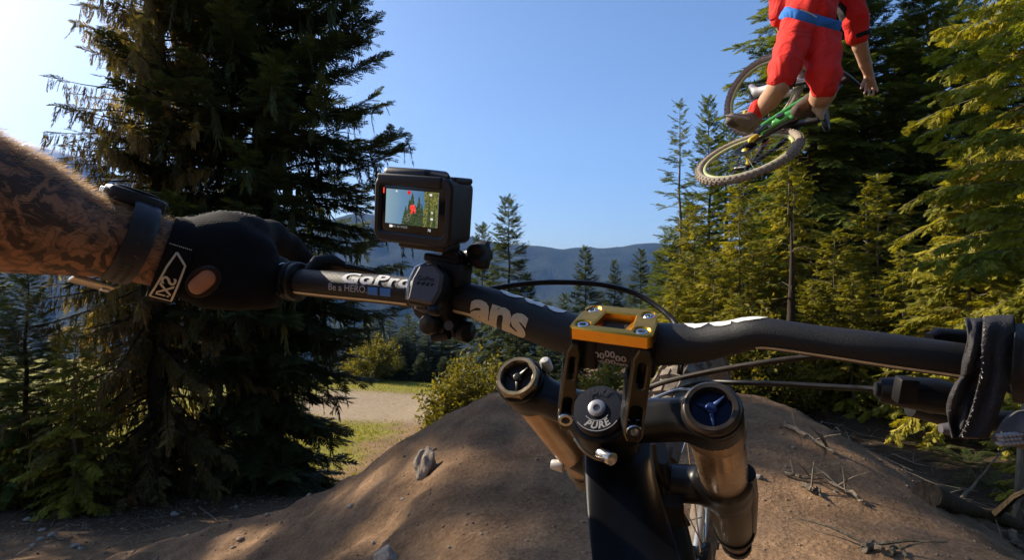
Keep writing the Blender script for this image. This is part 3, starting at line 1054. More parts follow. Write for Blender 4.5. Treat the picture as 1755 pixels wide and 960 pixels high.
for i, (px, top, Y, lb_) in enumerate(_mid):
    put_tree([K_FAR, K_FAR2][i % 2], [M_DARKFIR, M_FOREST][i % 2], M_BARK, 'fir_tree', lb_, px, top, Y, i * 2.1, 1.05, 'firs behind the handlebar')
_wall = [(604, 572, 44), (624, 562, 46), (646, 570, 44), (668, 556, 46), (690, 570, 44), (712, 560, 46), (734, 572, 44), (756, 560, 46), (778, 570, 44)]
for i, (px, top, Y) in enumerate(_wall):
    put_tree([K_FAR, K_FAR2][i % 2], [M_DARKFIR, M_DARKFIR, M_FOREST][i % 3], M_BARK, 'fir_tree', ORD[i] + ' fir from the left in the dark row closing the far end of the meadow', px, top - 6, Y, i * 1.3, 1.9, 'firs at the far end of the meadow')
_low = [(614, 612, 41.2), (650, 606, 41.4), (686, 612, 41.2), (722, 606, 41.4), (760, 612, 41.2)]
for i, (px, top, Y) in enumerate(_low):
    put_tree(K_FAR2, M_DARKFIR, M_BARK, 'fir_tree', ORD[i] + ' from the left of the short firs before the dark meadow row', px, top, Y, i * 1.1, 2.0, 'short firs before the dark row')
_rear = [(640, 545, 60), (700, 540, 62), (765, 542, 60)]
for i, (px, top, Y) in enumerate(_rear):
    put_tree(K_FAR, M_FOREST, M_BARK, 'fir_tree', ['left', 'middle', 'right'][i] + ' one of the three pale firs rising behind the meadow row', px, top, Y, i * 1.9, 1.3, 'pale firs behind the dark row')
_lft = [(-60, 560, 34), (-10, 590, 36), (40, 580, 38), (95, 570, 37), (150, 575, 40), (500, 562, 45), (560, 566, 46)]
for i, (px, top, Y) in enumerate(_lft):
    put_tree([K_FAR, K_FAR2][i % 2], M_DARKFIR, M_BARK, 'fir_tree', ORD[i] + ' from the left of the far firs glimpsed beyond the two big dark trees', px, top, Y, i * 1.9, 1.7, 'far firs glimpsed behind the big trees')


# --- leafy shrubs
def shrub(seed, H, R, n=90, lean=0, leaf=.22, kind='leaf', stem=.02, spread=.65):
    r = np.random.default_rng(seed)
    tb = MB(); F = Foliage()
    for q in range(n):
        a = r.uniform(0, 6.28); e = r.uniform(0, 1) ** .7
        top = np.array([math.cos(a) * R * e, math.sin(a) * R * e, H * (1 - spread * e * e) * r.uniform(.55, 1.05)])
        base = np.array([math.cos(a) * R * .12, math.sin(a) * R * .12, -.1])
        mid = base * .5 + top * .5 + np.array([0, 0, .12 * H])
        if q < 16:
            tb.tube([Vector(base), Vector(mid), Vector(top)], [stem, stem * .6, stem * .25], n=3, caps=False)
        for k in range(9):
            s = r.uniform(.18, 1)
            p = (1 - s) ** 2 * base + 2 * s * (1 - s) * mid + s * s * top
            d = np.array([r.normal(0, .7), r.normal(0, .7), r.uniform(-.2, 1)])
            F.put(kind, int(r.integers(4)), p, d, np.array([r.normal(0, 1), r.normal(0, 1), .6]), leaf * r.uniform(.7, 1.5), r.uniform(.15, .95))
    tm = bpy.data.meshes.new('trunk'); tm.from_pydata(tb.v, [], tb.f)
    return tm, F.mesh('crown')


SHB = shrub(31, 2.6, 1.15, 130, leaf=.34)
SHB2 = shrub(32, 1.7, 1.2, 90, leaf=.32)
plant_tree(SHB, M_BUSH, M_BARK, 'willow_shrub', 'tall yellow green shrub at the meadow edge under the camera mount', at_px(792, 15.0), .3, 1.12, cat='shrub')
plant_tree(SHB, M_BUSH, M_BARK, 'willow_shrub', 'yellow green shrub half hidden behind the left fork tube', at_px(846, 16.5), 1.9, 1.05, cat='shrub')
plant_tree(SHB2, M_BUSH, M_BARK, 'willow_shrub', 'low spreading shrub reaching into the sandy track', at_px(757, 14.2), .9, .72, cat='shrub')
plant_tree(SHB2, M_BUSH, M_BARK, 'willow_shrub', 'pale leafy shrub before the dark trees at the far meadow end', at_px(640, 40), 1.0, 1.9, cat='shrub')
plant_tree(SHB2, M_BUSH, M_BARK, 'willow_shrub', 'sunlit leafy shrub under the weeping cedar at the left edge', at_px(70, 8.4), 2.2, .8, cat='shrub')
plant_tree(SHB2, M_CEDAR, M_BARK, 'willow_shrub', 'green undergrowth bush in the gap between the two risers', at_px(1052, 7.5), 2.2, 1.0, cat='shrub')
plant_tree(SHB, M_GOLD, M_BARK, 'willow_shrub', 'golden undergrowth bush just past the lip, right of the fork', at_px(1300, 9.0), 1.2, .75, cat='shrub')

# ------------------------------------------------------------------ the bike being ridden
M_BAR = simple('bar_black', (.011, .0105, .0105), .50, 0, 1500, .6, .6, .0008, spec=.45)
M_BLACK = simple('black_anodised', (.006, .006, .007), .36, 0, 60, .35, .05, .0006, spec=.3, rvar=.1)
M_GLOSS = simple('black_frame_paint', (.005, .005, .006), .30, 0, 12, .4, .04, .001, spec=.25, rvar=.1)
M_RUB = simple('rubber', (.008, .0075, .0075), .75, 0, 220, .4, .3, .0008, spec=.2)
M_PLAST = simple('matt_plastic', (.010, .0095, .010), .5, 0, 400, .3, .15, .0004, spec=.25)
M_GREYPL = simple('grey_latch', (.085, .08, .09), .5, 0, 300, .15, .1, .0003)
M_GOLD_AL = simple('gold_aluminium', (.80, .37, .045), .30, 1.0, 90, .10, .05, .0003, rvar=.08)
M_CHROME = simple('steel', (.62, .60, .57), .22, 1.0, 80, .15, .05, .0003, rvar=.1)
M_OLIVE = simple('hard_anodised', (.105, .085, .050), .38, .75, 120, .2, .06, .0004, rvar=.1)
M_BRONZE = simple('bronze_stanchion', (.58, .41, .25), .27, .85, 25, .18, .03, .0005, rvar=.1)
M_BRONZE2 = simple('brown_stanchion', (.46, .31, .18), .32, .75, 30, .22, .03, .0005, rvar=.1)
M_RING = simple('worn_nut', (.30, .24, .16), .36, .9, 70, .3, .1, .0004, rvar=.12)
M_NAVY = simple('navy_cap', (.006, .008, .018), .45, 0, 90, .3, .05, .0004, spec=.3)
M_BLUE_AL = simple('blue_anodised', (.024, .050, .15), .34, .7, 60, .3, .05, .0004)
M_BLUEDARK = simple('dark_blue_disc', (.008, .014, .045), .35, .5, 60, .3)
M_WHITE_P = simple('white_print', (.78, .77, .75), .5)
M_CREAM_P = simple('cream_print', (.62, .54, .38), .5, 0, 200, .12)
M_BLUE_P = simple('blue_print', (.05, .22, .60), .5)
M_GREYTXT = simple('grey_print', (.42, .42, .44), .5)
M_TYRE = simple('dusty_tyre', (.17, .135, .10), .9, 0, 70, .45, .4, .002)
M_CABLE = simple('cable_sleeve', (.006, .006, .0065), .4, 0, 100, .3, spec=.25)
M_CABLE2 = simple('dusty_cable', (.035, .027, .020), .55, 0, 100, .4, spec=.25)
M_HOLE = simple('socket_black', (.004, .004, .004), .6)
M_KNOB = simple('pale_knob', (.55, .52, .47), .35, .3)


def cr(pts, n):
    """smooth curve through points (Catmull-Rom on any tuples)"""
    p = np.array(pts, float)
    p = np.vstack([2 * p[0] - p[1], p, 2 * p[-1] - p[-2]])
    out = []
    m = len(pts) - 1
    for i in range(n):
        t = i / (n - 1) * m
        k = min(m - 1, int(t)); f = t - k
        a, b, c, d = p[k], p[k + 1], p[k + 2], p[k + 3]
        out.append(.5 * ((2 * b) + (c - a) * f + (2 * a - 5 * b + 4 * c - d) * f * f + (3 * b - 3 * c + d - a) * f ** 3))
    return np.array(out)


EYE = Vector((0, 0, CZ))
bike = thing('mountain_bike', 'black downhill mountain bike with gold bar clamp, ridden by the camera wearer', 'bicycle', P(1023, 697, .48))

# handlebar: (px, py, distance, thickness in px)
_bar = [(285, 424, .575, 46), (380, 455, .555, 46), (480, 478, .535, 46), (560, 488, .515, 47), (675, 498, .49, 51), (785, 511, .467, 57), (840, 525, .456, 62), (900, 546, .447, 66), (965, 569, .436, 71), (1060, 588, .42, 75),
        (1140, 590, .407, 73), (1199, 588, .397, 65), (1255, 579, .385, 58), (1300, 572, .376, 56), (1400, 585, .360, 55), (1510, 600, .345, 60), (1641, 618, .333, 61), (1760, 636, .325, 64), (1900, 660, .318, 66)]
_b = cr([(*P(x, y, d), PX(w, d) / 2) for x, y, d, w in _bar], 240)
BARP = [Vector(q[:3]) for q in _b]
BARR = [q[3] for q in _b]
BARL = np.concatenate([[0], np.cumsum([(BARP[i + 1] - BARP[i]).length for i in range(len(BARP) - 1)])])
BARPX = np.array([877.5 + p.x / p.y * FPX for p in BARP])


def bar_s(px):
    return float(np.interp(px, BARPX, BARL))


def bar_frame(s):
    t = float(np.interp(s, BARL, np.arange(len(BARL))))
    i = min(len(BARP) - 2, int(t)); f = t - i
    p = BARP[i].lerp(BARP[i + 1], f)
    tan = (BARP[min(i + 2, len(BARP) - 1)] - BARP[max(0, i - 1)]).normalized()
    r = BARR[i] * (1 - f) + BARR[i + 1] * f
    c = Vector((0, -1, .12)); c = (c - tan * c.dot(tan)).normalized()     # rider's side of the bar
    u = c.cross(tan)
    if u.z < 0: u = -u
    return p, tan, c, u, r


def bar_pt(s, phi, lift=0.0):
    p, tan, c, u, r = bar_frame(s)
    return p + (c * math.cos(phi) + u * math.sin(phi)) * (r + lift)


hb = MB().tube(BARP, BARR, 28).build('handlebar', M_BAR, bike)


def bar_text(s, px, phi, size, mat, offset=0.0, shear=0.0, space=1.0, wide=1.0):
    s0 = bar_s(px)
    r0 = bar_frame(s0)[4]
    return lettering(s, lambda x, y: bar_pt(s0 + x * wide, phi + y / r0, .0005), mat, hb, size=size, offset=offset, shear=shear, space=space)


bar_text('ans', 868, -.42, .040, M_CREAM_P, .0016, 0, .92)
bar_text('oue', 905, 1.72, .038, M_WHITE_P, .0016)
bar_text('oco', 1243, 1.95, .036, M_WHITE_P, .0016)
bar_text('GoPro', 656, .56, .0165, M_WHITE_P, .0005, 0, 1.05, 1.55)
bar_text('Be a HERO.', 611, -.22, .0085, M_GREYTXT, .0001)


def bar_strip(px0, px1, phi, dphi, mat, name='stripe', n=26):
    mb = MB()
    ss = np.linspace(bar_s(px0), bar_s(px1), n)
    vs = []
    for s in ss:
        for k in range(4):
            vs.append(bar_pt(s, phi - dphi / 2 + dphi * k / 3, .0005))
    mb.add(vs, [(i * 4 + k, (i + 1) * 4 + k, (i + 1) * 4 + k + 1, i * 4 + k + 1) for i in range(n - 1) for k in range(3)])
    return mb.build(name, mat, hb, smooth=False)


bar_strip(512, 708, -.98, .22, M_CREAM_P)
bar_strip(788, 838, -.98, .26, M_CREAM_P)
bar_strip(1296, 1648, -1.02, .20, M_CREAM_P)
for a, b_ in ((645, 662), (666, 684)):
    bar_strip(a, b_, -.26, .52, M_BLUE_P, 'square', 6)
# dark tape patch near the centre with rows of little gauge figures
for q in range(4):
    for k in range(2):
        s0 = bar_s(1020 + q * 17); ph = -.62 - .46 * k - (.16 if q % 2 else 0)
        lettering('00', lambda x, y, s0=s0, ph=ph: bar_pt(s0 + x, ph + y / .0165, .0006), M_GREYTXT, hb, size=.0075, subdiv=1, offset=.0002)


def bar_ring(name, px0, px1, extra, mat, prof=None, n=28):
    """sleeve round the bar between two photo columns; prof = list of (fraction, extra radius)"""
    prof = prof or [(0, 0), (0, extra), (1, extra), (1, 0)]
    mb = MB()
    s0, s1 = bar_s(px0), bar_s(px1)
    rings = []
    for f, e in prof:
        p, tan, c, u, r = bar_frame(s0 + (s1 - s0) * f)
        rings.append([p + (c * math.cos(a) + u * math.sin(a)) * (r + e) for a in [2 * math.pi * k / n for k in range(n)]])
    mb.loft(rings)
    return mb.build(name, mat, bike, bevel=.0006)


grip = bar_ring('grip', 288, 452, .006, M_RUB, [(0, .004), (.01, .006), (.95, .006), (.955, .0075), (1, .0075)])
# ribs of the grip
bar_ring('grip_flange', 446, 466, .010, M_RUB, [(0, .004), (.1, .011), (.5, .013), (.9, .010), (1, .004)])
col1 = bar_ring('grip_collar', 464, 482, .0065, M_PLAST, [(0, .006), (.15, .0085), (.8, .0080), (1, .0045)])
s0_ = bar_s(463)
lettering('ERGO', lambda x, y: bar_pt(s0_ - y, .22 + x / .0225, .0092), M_GREYTXT, col1, size=.0135, offset=.0002, space=1.05)
bar_ring('collar_ring', 482, 486, .0035, M_CHROME)
lc = bar_ring('lever_clamp', 492, 516, .0055, M_BLACK, [(0, .003), (.08, .0055), (.42, .006), (.45, .0045), (.55, .0045), (.58, .006), (.92, .0055), (1, .002)])
pp, tt, cc_, uu, rr_ = bar_frame(bar_s(503))
cb = MB().lathe(bar_pt(bar_s(501), -.75, -.001), (cc_ - uu * .75), [(.0052, 0), (.0052, .008), (.0042, .009), (.0042, .009)], 16).build('clamp_bolt', M_BLACK, lc)
MB().lathe(bar_pt(bar_s(501), -.75, .0081), (cc_ - uu * .75), [(.0022, 0), (.0022, .0012)], 6).build('bolt_socket', M_HOLE, lc)
# small lever body on top of the bar, left
lv = MB()
lv.tube([P(528, 470, .525), P(545, 452, .53), P(570, 449, .535), P(590, 456, .54)], [.006, .0085, .0075, .004], 10, flat=(1, .7))
lv.tube([P(545, 456, .53), P(600, 458, .545), P(640, 466, .56)], [.0062, .0035, .0022], 8)
lv.build('brake_lever', M_BLACK, bike)

# --- cables
MB().tube([Vector(p) for p in cr([P(770, 508, .52), P(850, 494, .53), P(905, 486, .54), P(965, 484, .55), P(1030, 488, .55), P(1085, 502, .545), P(1125, 525, .53), P(1155, 552, .51), P(1172, 590, .49), P(1165, 640, .50)], 46)], .0027, 9).build('cable', M_CABLE, bike)
MB().tube([Vector(p) for p in cr([P(1105, 668, .47), P(1140, 655, .455), P(1220, 637, .435), P(1310, 622, .415), P(1400, 612, .40), P(1480, 616, .385)], 30)], .0022, 9).build('cable', M_CABLE2, bike)
MB().tube([Vector(p) for p in cr([P(1150, 672, .50), P(1200, 656, .49), P(1262, 656, .46), P(1350, 659, .435), P(1440, 664, .41), P(1530, 669, .385)], 30)], .0022, 9).build('cable', M_CABLE, bike)
MB().tube([Vector(p) for p in cr([P(1110, 688, .49), P(1140, 676, .485), P(1170, 668, .48), P(1200, 672, .475)], 12)], .0016, 7).build('cable', M_CHROME, bike)


# --- flat machined plates with holes
def loop_offset(loop, b):
    """move a counter-clockwise outline inward by b"""
    n = len(loop); out = []
    for i in range(n):
        p0, p1, p2 = Vector(loop[i - 1]), Vector(loop[i]), Vector(loop[(i + 1) % n])
        d1, d2 = (p1 - p0).normalized(), (p2 - p1).normalized()
        n1, n2_ = Vector((-d1.y, d1.x)), Vector((-d2.y, d2.x))
        m = n1 + n2_
        m = m / max(.35, m.dot(m) / 2) if m.length > 1e-9 else n1
        q = p1 + m * b
        out.append((q.x, q.y))
    return out


def area2(l): return sum(l[i][0] * l[(i + 1) % len(l)][1] - l[(i + 1) % len(l)][0] * l[i][1] for i in range(len(l)))


def plate(M, outer, holes, z0, z1, bevel, name, mat, parent, res=2):
    """flat part with holes and chamfered edges"""
    loops = [[(q[0], q[1]) for q in (l if area2(l) > 0 else l[::-1])] for l in [outer] + holes]
    mb = MB(); vs = []; fs = []; tops = []; bots = []
    for k, l in enumerate(loops):
        ins = loop_offset(l, bevel if k == 0 else -bevel)
        n = len(l); b0 = len(vs)
        for ring, z in ((ins, z1), (l, z1 - bevel), (l, z0 + bevel), (ins, z0)):
            vs += [M @ Vector((q[0], q[1], z)) for q in ring]
        for r_ in range(3):
            for i in range(n):
                j = (i + 1) % n
                fs.append((b0 + r_ * n + i, b0 + r_ * n + j, b0 + (r_ + 1) * n + j, b0 + (r_ + 1) * n + i))
        tops.append((ins, b0)); bots.append(b0 + 3 * n)
    tris = tessellate_polygon([[Vector((q[0], q[1], 0)) for q in t[0]] for t in tops])
    idx_t, idx_b = [], []
    for (ins, b0), bb in zip(tops, bots):
        idx_t += [b0 + i for i in range(len(ins))]; idx_b += [bb + i for i in range(len(ins))]
    for t in tris:
        fs.append(tuple(idx_t[i] for i in t)); fs.append(tuple(idx_b[i] for i in t)[::-1])
    mb.add(vs, fs)
    return mb.build(name, mat, parent)


def ngon(cx, cy, r, n=20, a0=0.0, sx=1.0, sy=1.0):
    return [(cx + math.cos(a0 + 2 * math.pi * k / n) * r * sx, cy + math.sin(a0 + 2 * math.pi * k / n) * r * sy) for k in range(n)]


def stadium(x0, y0, x1, y1, r, n=8):
    d = Vector((x1 - x0, y1 - y0)); a = math.atan2(d.y, d.x)
    out = []
    for k in range(n + 1): out.append((x1 + r * math.cos(a - math.pi / 2 + math.pi * k / n), y1 + r * math.sin(a - math.pi / 2 + math.pi * k / n)))
    for k in range(n + 1): out.append((x0 + r * math.cos(a + math.pi / 2 + math.pi * k / n), y0 + r * math.sin(a + math.pi / 2 + math.pi * k / n)))
    return out


# --- gold top clamp
gA, gB = P(973, 560, .398), P(1117, 578, .374)
gX = (gB - gA)
gZ = Vector((.02, -.42, 1))
MG = frame((gA + gB) / 2, gX, gZ)
gw = gX.length / 2
gd = .044
outer = [(-gw, .004), (-gw + .003, 0), (gw - .003, 0), (gw, .004), (gw - .001, gd * .62), (gw - .005, gd - .002), (gw - .009, gd), (-gw + .011, gd), (-gw + .006, gd - .003), (-gw + .001, gd * .62)]
win = [(-gw + .0158, .0080), (gw - .0158, .0080), (gw - .0178, gd - .0115), (-gw + .0190, gd - .0115)]
bx = gw - .0085
holes = [win] + [ngon(sx * bx, yy, .0052, 18) for sx in (-1, 1) for yy in (.0085, gd - .009)]
gold = plate(MG, outer, holes, -.0105, 0, .0012, 'top_clamp', M_GOLD_AL, bike)
# sloped facets inside the window
MF = MG @ Matrix.Rotation(math.pi / 2, 4, 'X')          # local x, z of the clamp become the outline, its depth the extrusion
fm = MB()
fm.prism(MF, [(gw - .0150, -.0012), (gw - .0250, -.0100), (gw - .0150, -.0100)], -gd + .0120, -.0085)
fm.prism(MF, [(-gw + .0150, -.0012), (-gw + .0150, -.0100), (-gw + .0200, -.0100)], -gd + .0120, -.0085)
fm.build('clamp_facet', M_GOLD_AL, gold, bevel=.0004)
for sx in (-1, 1):
    for yy in (.0085, gd - .009):
        o_ = MG @ Vector((sx * bx, yy, -.007))
        b1 = MB().lathe(o_, MG.to_3x3() @ Vector((0, 0, 1)), [(.0046, 0), (.0046, .0055), (.0040, .0062), (.0024, .0062), (.0024, .003), (0, .003)], 18).build('bolt', M_CHROME, gold)
# under half of the clamp, black, round the bar
lw = MB()
for sx in (-1, 1):
    lw.box(MG, (sx * bx - .0085, .0125, -.040), (sx * bx + .0085, gd - .003, -.0108))
lw.build('lower_clamp', M_BLACK, bike, bevel=.002)


# --- risers: long slotted legs between the clamp and the fork crown
def riser(tl, tr, br, bl, dt, db, label=None):
    A0, A1 = P(*tl, dt), P(*tr, dt)
    B0, B1 = P(*bl, db), P(*br, db)
    top, bot = (A0 + A1) / 2, (B0 + B1) / 2
    yv = (top - bot)
    xv = ((A1 - A0) + (B1 - B0)).normalized()
    M = Matrix((xv, yv.normalized(), xv.cross(yv).normalized())).transposed().to_4x4()
    M.translation = bot
    L_ = yv.length
    w0, w1 = (B1 - B0).length / 2, (A1 - A0).length / 2
    o_ = [(-w0, .006), (-w0 + .003, .0), (w0 - .003, .0), (w0, .006), (w1, L_ - .008), (w1 - .003, L_), (-w1 + .003, L_), (-w1, L_ - .008)]
    h1 = stadium(0, L_ * .635, 0, L_ * .835, min(w0, w1) * .44)
    h2 = stadium(0, L_ * .16, 0, L_ * .36, min(w0, w1) * .74)
    leg = plate(M, o_, [h1, h2], -.009, 0, .0011, 'riser', M_OLIVE, bike)
    mb = MB()
    mb.prism(M, [(-w0 * .92, .002), (w0 * .92, .002), (w1 * .92, L_ - .002), (-w1 * .92, L_ - .002)], -.030, -.0225)
    mb.prism(M, [(-w0 * .92, .0), (w0 * .92, .0), (w0 * .95, L_ * .60), (-w0 * .95, L_ * .60)], -.0300, -.0092)
    mb.build('riser_back', M_BLACK, leg, bevel=.0015)
    bp = M @ Vector((0, L_ * .14, -.004))
    zv = M.to_3x3() @ Vector((0, 0, 1))
    MB().lathe(bp, zv, [(.0062, -.005), (.0062, .004), (.0054, .0052), (.0034, .0052), (.0032, .001), (0, .001)], 18).build('bolt', M_CHROME, leg)
    return leg


riser((973, 590), (997, 592), (979, 742), (955, 736), .400, .437)
riser((1088, 601), (1122, 604), (1100, 764), (1068, 756), .383, .418)

# --- fork crown
A_ = Vector((.34, .74, -.58)).normalized()
CL, CC, CR = P(887, 647, .52), P(1023, 700, .48), P(1219, 700, .44)
rL, rC, rR = PX(41, .52), PX(45, .48), PX(50, .44)
def crown_clip(Q, D):
    """the three bosses end flat, square to the fork"""
    a = np.array(A_)
    lim = np.interp(Q[:, 0], [CL.x + .01, CC.x - .012, CC.x + .012, CR.x - .012], [CL.dot(A_) + .007, CC.dot(A_) + .011, CC.dot(A_) + .011, CR.dot(A_) + .007])
    return np.maximum(D, lim - Q @ a)


crown = body('fork_crown', [
    cap(CL + A_ * .006, CL + A_ * .034, rL * 1.03, rL * 1.0), cap(CR + A_ * .006, CR + A_ * .036, rR * 1.04, rR * 1.0),
    cap(CC + A_ * .012, CC + A_ * .045, rC * 1.12, rC * 1.15),
    cap(CL + A_ * .022, CC + A_ * .032, .017, .019), cap(CC + A_ * .030, CR + A_ * .020, .020, .0175),
    cap(CC + A_ * .03 + Vector((.0, 0, -.004)), CC + A_ * .09, rC * 1.15, rC * 1.15),
], .010, .0024, M_BLACK, bike, relax=1, extra=crown_clip)


def fork_cap(C, r, spokes_mat, disc_mat, ring_mat, nm, hexed=True):
    up = -A_
    o_ = MB().lathe(C + A_ * .008, up, [(r * 1.04, 0), (r * 1.04, .0035), (r * 1.0, .0045)], 24).build('fork_cap', M_BLACK, bike)
    MB().lathe(C + A_ * .004, up, [(r * .72, .001), (r * .985, 0), (r * .985, .0042), (r * .90, .0068), (r * .74, .0068), (r * .70, .0050), (r * .72, .001)], 8 if hexed else 40, caps=False).build('cap_nut', ring_mat, o_, bevel=.0006, smooth=not hexed)
    MB().lathe(C + A_ * .004, up, [(r * .90, .006), (r * .86, .0078), (r * .72, .0076), (r * .66, .003), (r * .66, -.002), (r * .90, -.002), (r * .90, .006)], 40, caps=False).build('cap_ring', ring_mat, o_)
    MB().lathe(C + A_ * .006, up, [(r * .67, 0), (r * .67, .0030), (0, .0030)], 32).build('adjuster_disc', disc_mat, o_)
    M = frame(C + A_ * .0030, Vector((1, -.55, .35)), up)
    fb = MB()
    fb.lathe(C + A_ * .003, up, [(r * .20, 0), (r * .20, .0040), (r * .15, .0048), (0, .0048)], 20)
    for k in range(3):
        Mk = M @ Matrix.Rotation(2 * math.pi * k / 3 + .55, 4, 'Z')
        fb.prism(Mk, [(r * .10, -r * .085), (r * .64, -r * .035), (r * .64, r * .035), (r * .10, r * .085)], -.001, .0036)
    fb.build('adjuster_knob', spokes_mat, o_, bevel=.0009)
    return o_


fork_cap(CL, rL, M_BLACK, M_HOLE, M_RING, 'left')
fork_cap(CR, rR, M_BLUE_AL, M_BLUEDARK, M_BLACK if False else simple('dark_bronze_nut', (.085, .070, .060), .38, .8, 70, .3, .1, .0004, rvar=.1), 'right', False)
# steerer cap
tc_ = MB().lathe(CC + A_ * .010, -A_, [(rC * 1.0, 0), (rC * 1.0, .006), (rC * .93, .009), (rC * .40, .0095), (0, .0095)], 44).build('steerer_cap', M_NAVY, bike)
MB().lathe(CC, -A_, [(rC * .34, -.001), (rC * .34, .0006), (rC * .30, .0012), (rC * .14, .0012), (rC * .13, -.0004), (0, -.0004)], 26).build('cap_bolt', simple('grey_bolt', (.33, .33, .36), .4, .7, 80, .1), tc_)
MC = frame(CC - A_ * .0003, Vector((1, -.25, .15)), -A_)


def arc_txt(txt, ang, flip, mat, size):
    R_ = rC * .70
    def fn(x, y):
        a = ang + (x / R_ if flip else -x / R_)
        rr2 = R_ + (-y if flip else y)
        return MC @ Vector((math.cos(a) * rr2, math.sin(a) * rr2, .0003))
    return lettering(txt, fn, mat, tc_, size=size, offset=.0003, shear=.2, space=1.1)


arc_txt('PURE', -math.pi / 2 - .05, True, M_GREYTXT, .0085)
arc_txt('PURE', math.pi / 2 - .1, False, simple('faint_print', (.018, .02, .034), .5), .0085)
# arc outline round the lower word
ar = MB()
for r0, r1 in ((.50, .525), (.90, .925)):
    vs = []
    for k in range(17):
        a = -math.pi / 2 - .05 - .95 + 1.9 * k / 16
        vs += [MC @ Vector((math.cos(a) * rC * r0, math.sin(a) * rC * r0, .0004)), MC @ Vector((math.cos(a) * rC * r1, math.sin(a) * rC * r1, .0004))]
    ar.add(vs, [(2 * k, 2 * k + 1, 2 * k + 3, 2 * k + 2) for k in range(16)])
ar.build('print_border', M_GREYTXT, tc_, smooth=False)
# pinch bolt and clamp edge below the cap
MB().tube([P(1028, 776, .475), P(1050, 788, .462)], [.0058, .0058], 14).build('pinch_bolt', M_CHROME, bike, bevel=.0008)
MB().tube([Vector(p) for p in cr([P(985, 752, .475), P(1000, 772, .468), P(1022, 786, .465), P(1042, 790, .463)], 14)], .0016, 8).build('clamp_edge', M_RING, bike)
MB().lathe(P(935, 622, .53), Vector((-.3, -.5, .8)), [(.0055, -.008), (.0055, .002), (.0038, .004), (0, .0045)], 18).build('bleed_knob', M_KNOB, bike)

# --- stanchions
def seg(C, t0, t1, r0, r1, name, mat, n=36):
    return MB().lathe(C, A_, [(r0 * .98, t0), (r0, t0 + .0015), (r1, t1 - .0015), (r1 * .98, t1)], n).build(name, mat, bike)


seg(CL, .028, .37, .0195, .0195, 'stanchion', M_BRONZE2)
seg(CL, .026, .044, rL * .97, .0205, 'crown_sleeve', M_BRONZE2)
lb = seg(CL, .245, .285, .0225, .0225, 'cable_guide', M_OLIVE)
MB().tube([P(945, 796, .665), P(966, 800, .66)], [.0055, .0075], 14).build('guide_knob', M_KNOB, lb, bevel=.001)
seg(CR, .028, .20, .0232, .0232, 'stanchion', M_BRONZE)
seg(CR, .026, .046, rR * .98, .0250, 'crown_sleeve', M_BRONZE2)
seg(CR, .198, .214, .0268, .0268, 'seal_ring', M_BLACK)
seg(CR, .213, .385, .0245, .0225, 'fork_lower', M_OLIVE)
seg(CR, .380, .392, .0250, .0250, 'seal_ring', M_BLACK)
seg(CR, .390, .455, .0185, .0165, 'axle_foot', M_BRONZE2)
seg(CR, .452, .470, .0200, .0200, 'seal_ring', M_BLACK)
body('lower_crown', [cap(CR + A_ * .175, CR + A_ * .228, .0272, .0262), cap(CC + A_ * .17, CC + A_ * .235, .028, .028), cap(CC + A_ * .20, CR + A_ * .20, .021, .020), cap(CL + A_ * .20, CC + A_ * .20, .019, .022)], .012, .0034, M_BLACK, bike, relax=2)
# guard on the outer side of the right leg
MB().tube([CR + A_ * .16 + Vector((.020, -.004, .002)), CR + A_ * .24 + Vector((.021, -.004, .004)), CR + A_ * .40 + Vector((.018, -.004, .004)), CR + A_ * .46 + Vector((.012, -.004, 0))], [.010, .0105, .009, .006], 14).build('leg_guard', M_GLOSS, bike)

# --- frame: head tube and top tube running back under the rider
def oval_tube(name, secs, mat, n=32, e=2.6):
    """sections (px_left, px_right, py, distance, depth)"""
    mb = MB(); rings = []
    for xl_, xr_, py, d, dep in secs:
        c = (P(xl_, py, d) + P(xr_, py, d)) / 2
        w = PX(xr_ - xl_, d) / 2
        ring = []
        for k in range(n):
            a = 2 * math.pi * k / n
            ca, sa = math.cos(a), math.sin(a)
            ring.append(c + Vector((abs(ca) ** (2 / e) * math.copysign(w, ca), abs(sa) ** (2 / e) * math.copysign(dep, sa) * .85, abs(sa) ** (2 / e) * math.copysign(dep, sa) * .5)))
        rings.append(ring)
    mb.loft(rings)
    return mb.build(name, mat, bike)


_fs = cr([(1000, 1112, 748, .535, .030), (1000, 1120, 800, .515, .036), (1005, 1138, 870, .485, .038), (1014, 1164, 950, .450, .038), (1024, 1196, 1050, .410, .038), (1040, 1260, 1230, .345, .036), (1060, 1330, 1600, .25, .034)], 26)
fr = oval_tube('top_tube', _fs, M_GLOSS)
oval_tube('down_tube', cr([(1110, 1140, 760, .62, .03), (1118, 1160, 830, .62, .035), (1122, 1178, 900, .61, .04), (1120, 1200, 990, .60, .04), (1110, 1240, 1150, .56, .04)], 14), M_GLOSS)
MB().box(frame(P(1146, 862, .60), Vector((1, -.2, .02)), Vector((.1, -.5, 1))), (-.017, -.02, -.022), (.014, .02, .014)).build('frame_bumper', M_RUB, bike, bevel=.004)
# cable runs entering the head tube
MB().tube([Vector(p) for p in cr([P(1120, 760, .56), P(1126, 800, .575), P(1150, 850, .60), P(1180, 900, .62)], 16)], .0026, 8).build('cable', M_CABLE, bike)

# --- front wheel
Bv = Vector((.81, -.57, -.03)); Bv = (Bv - A_ * Bv.dot(A_)).normalized()
Vv = A_.cross(Bv)
WC = CC + A_ * .545


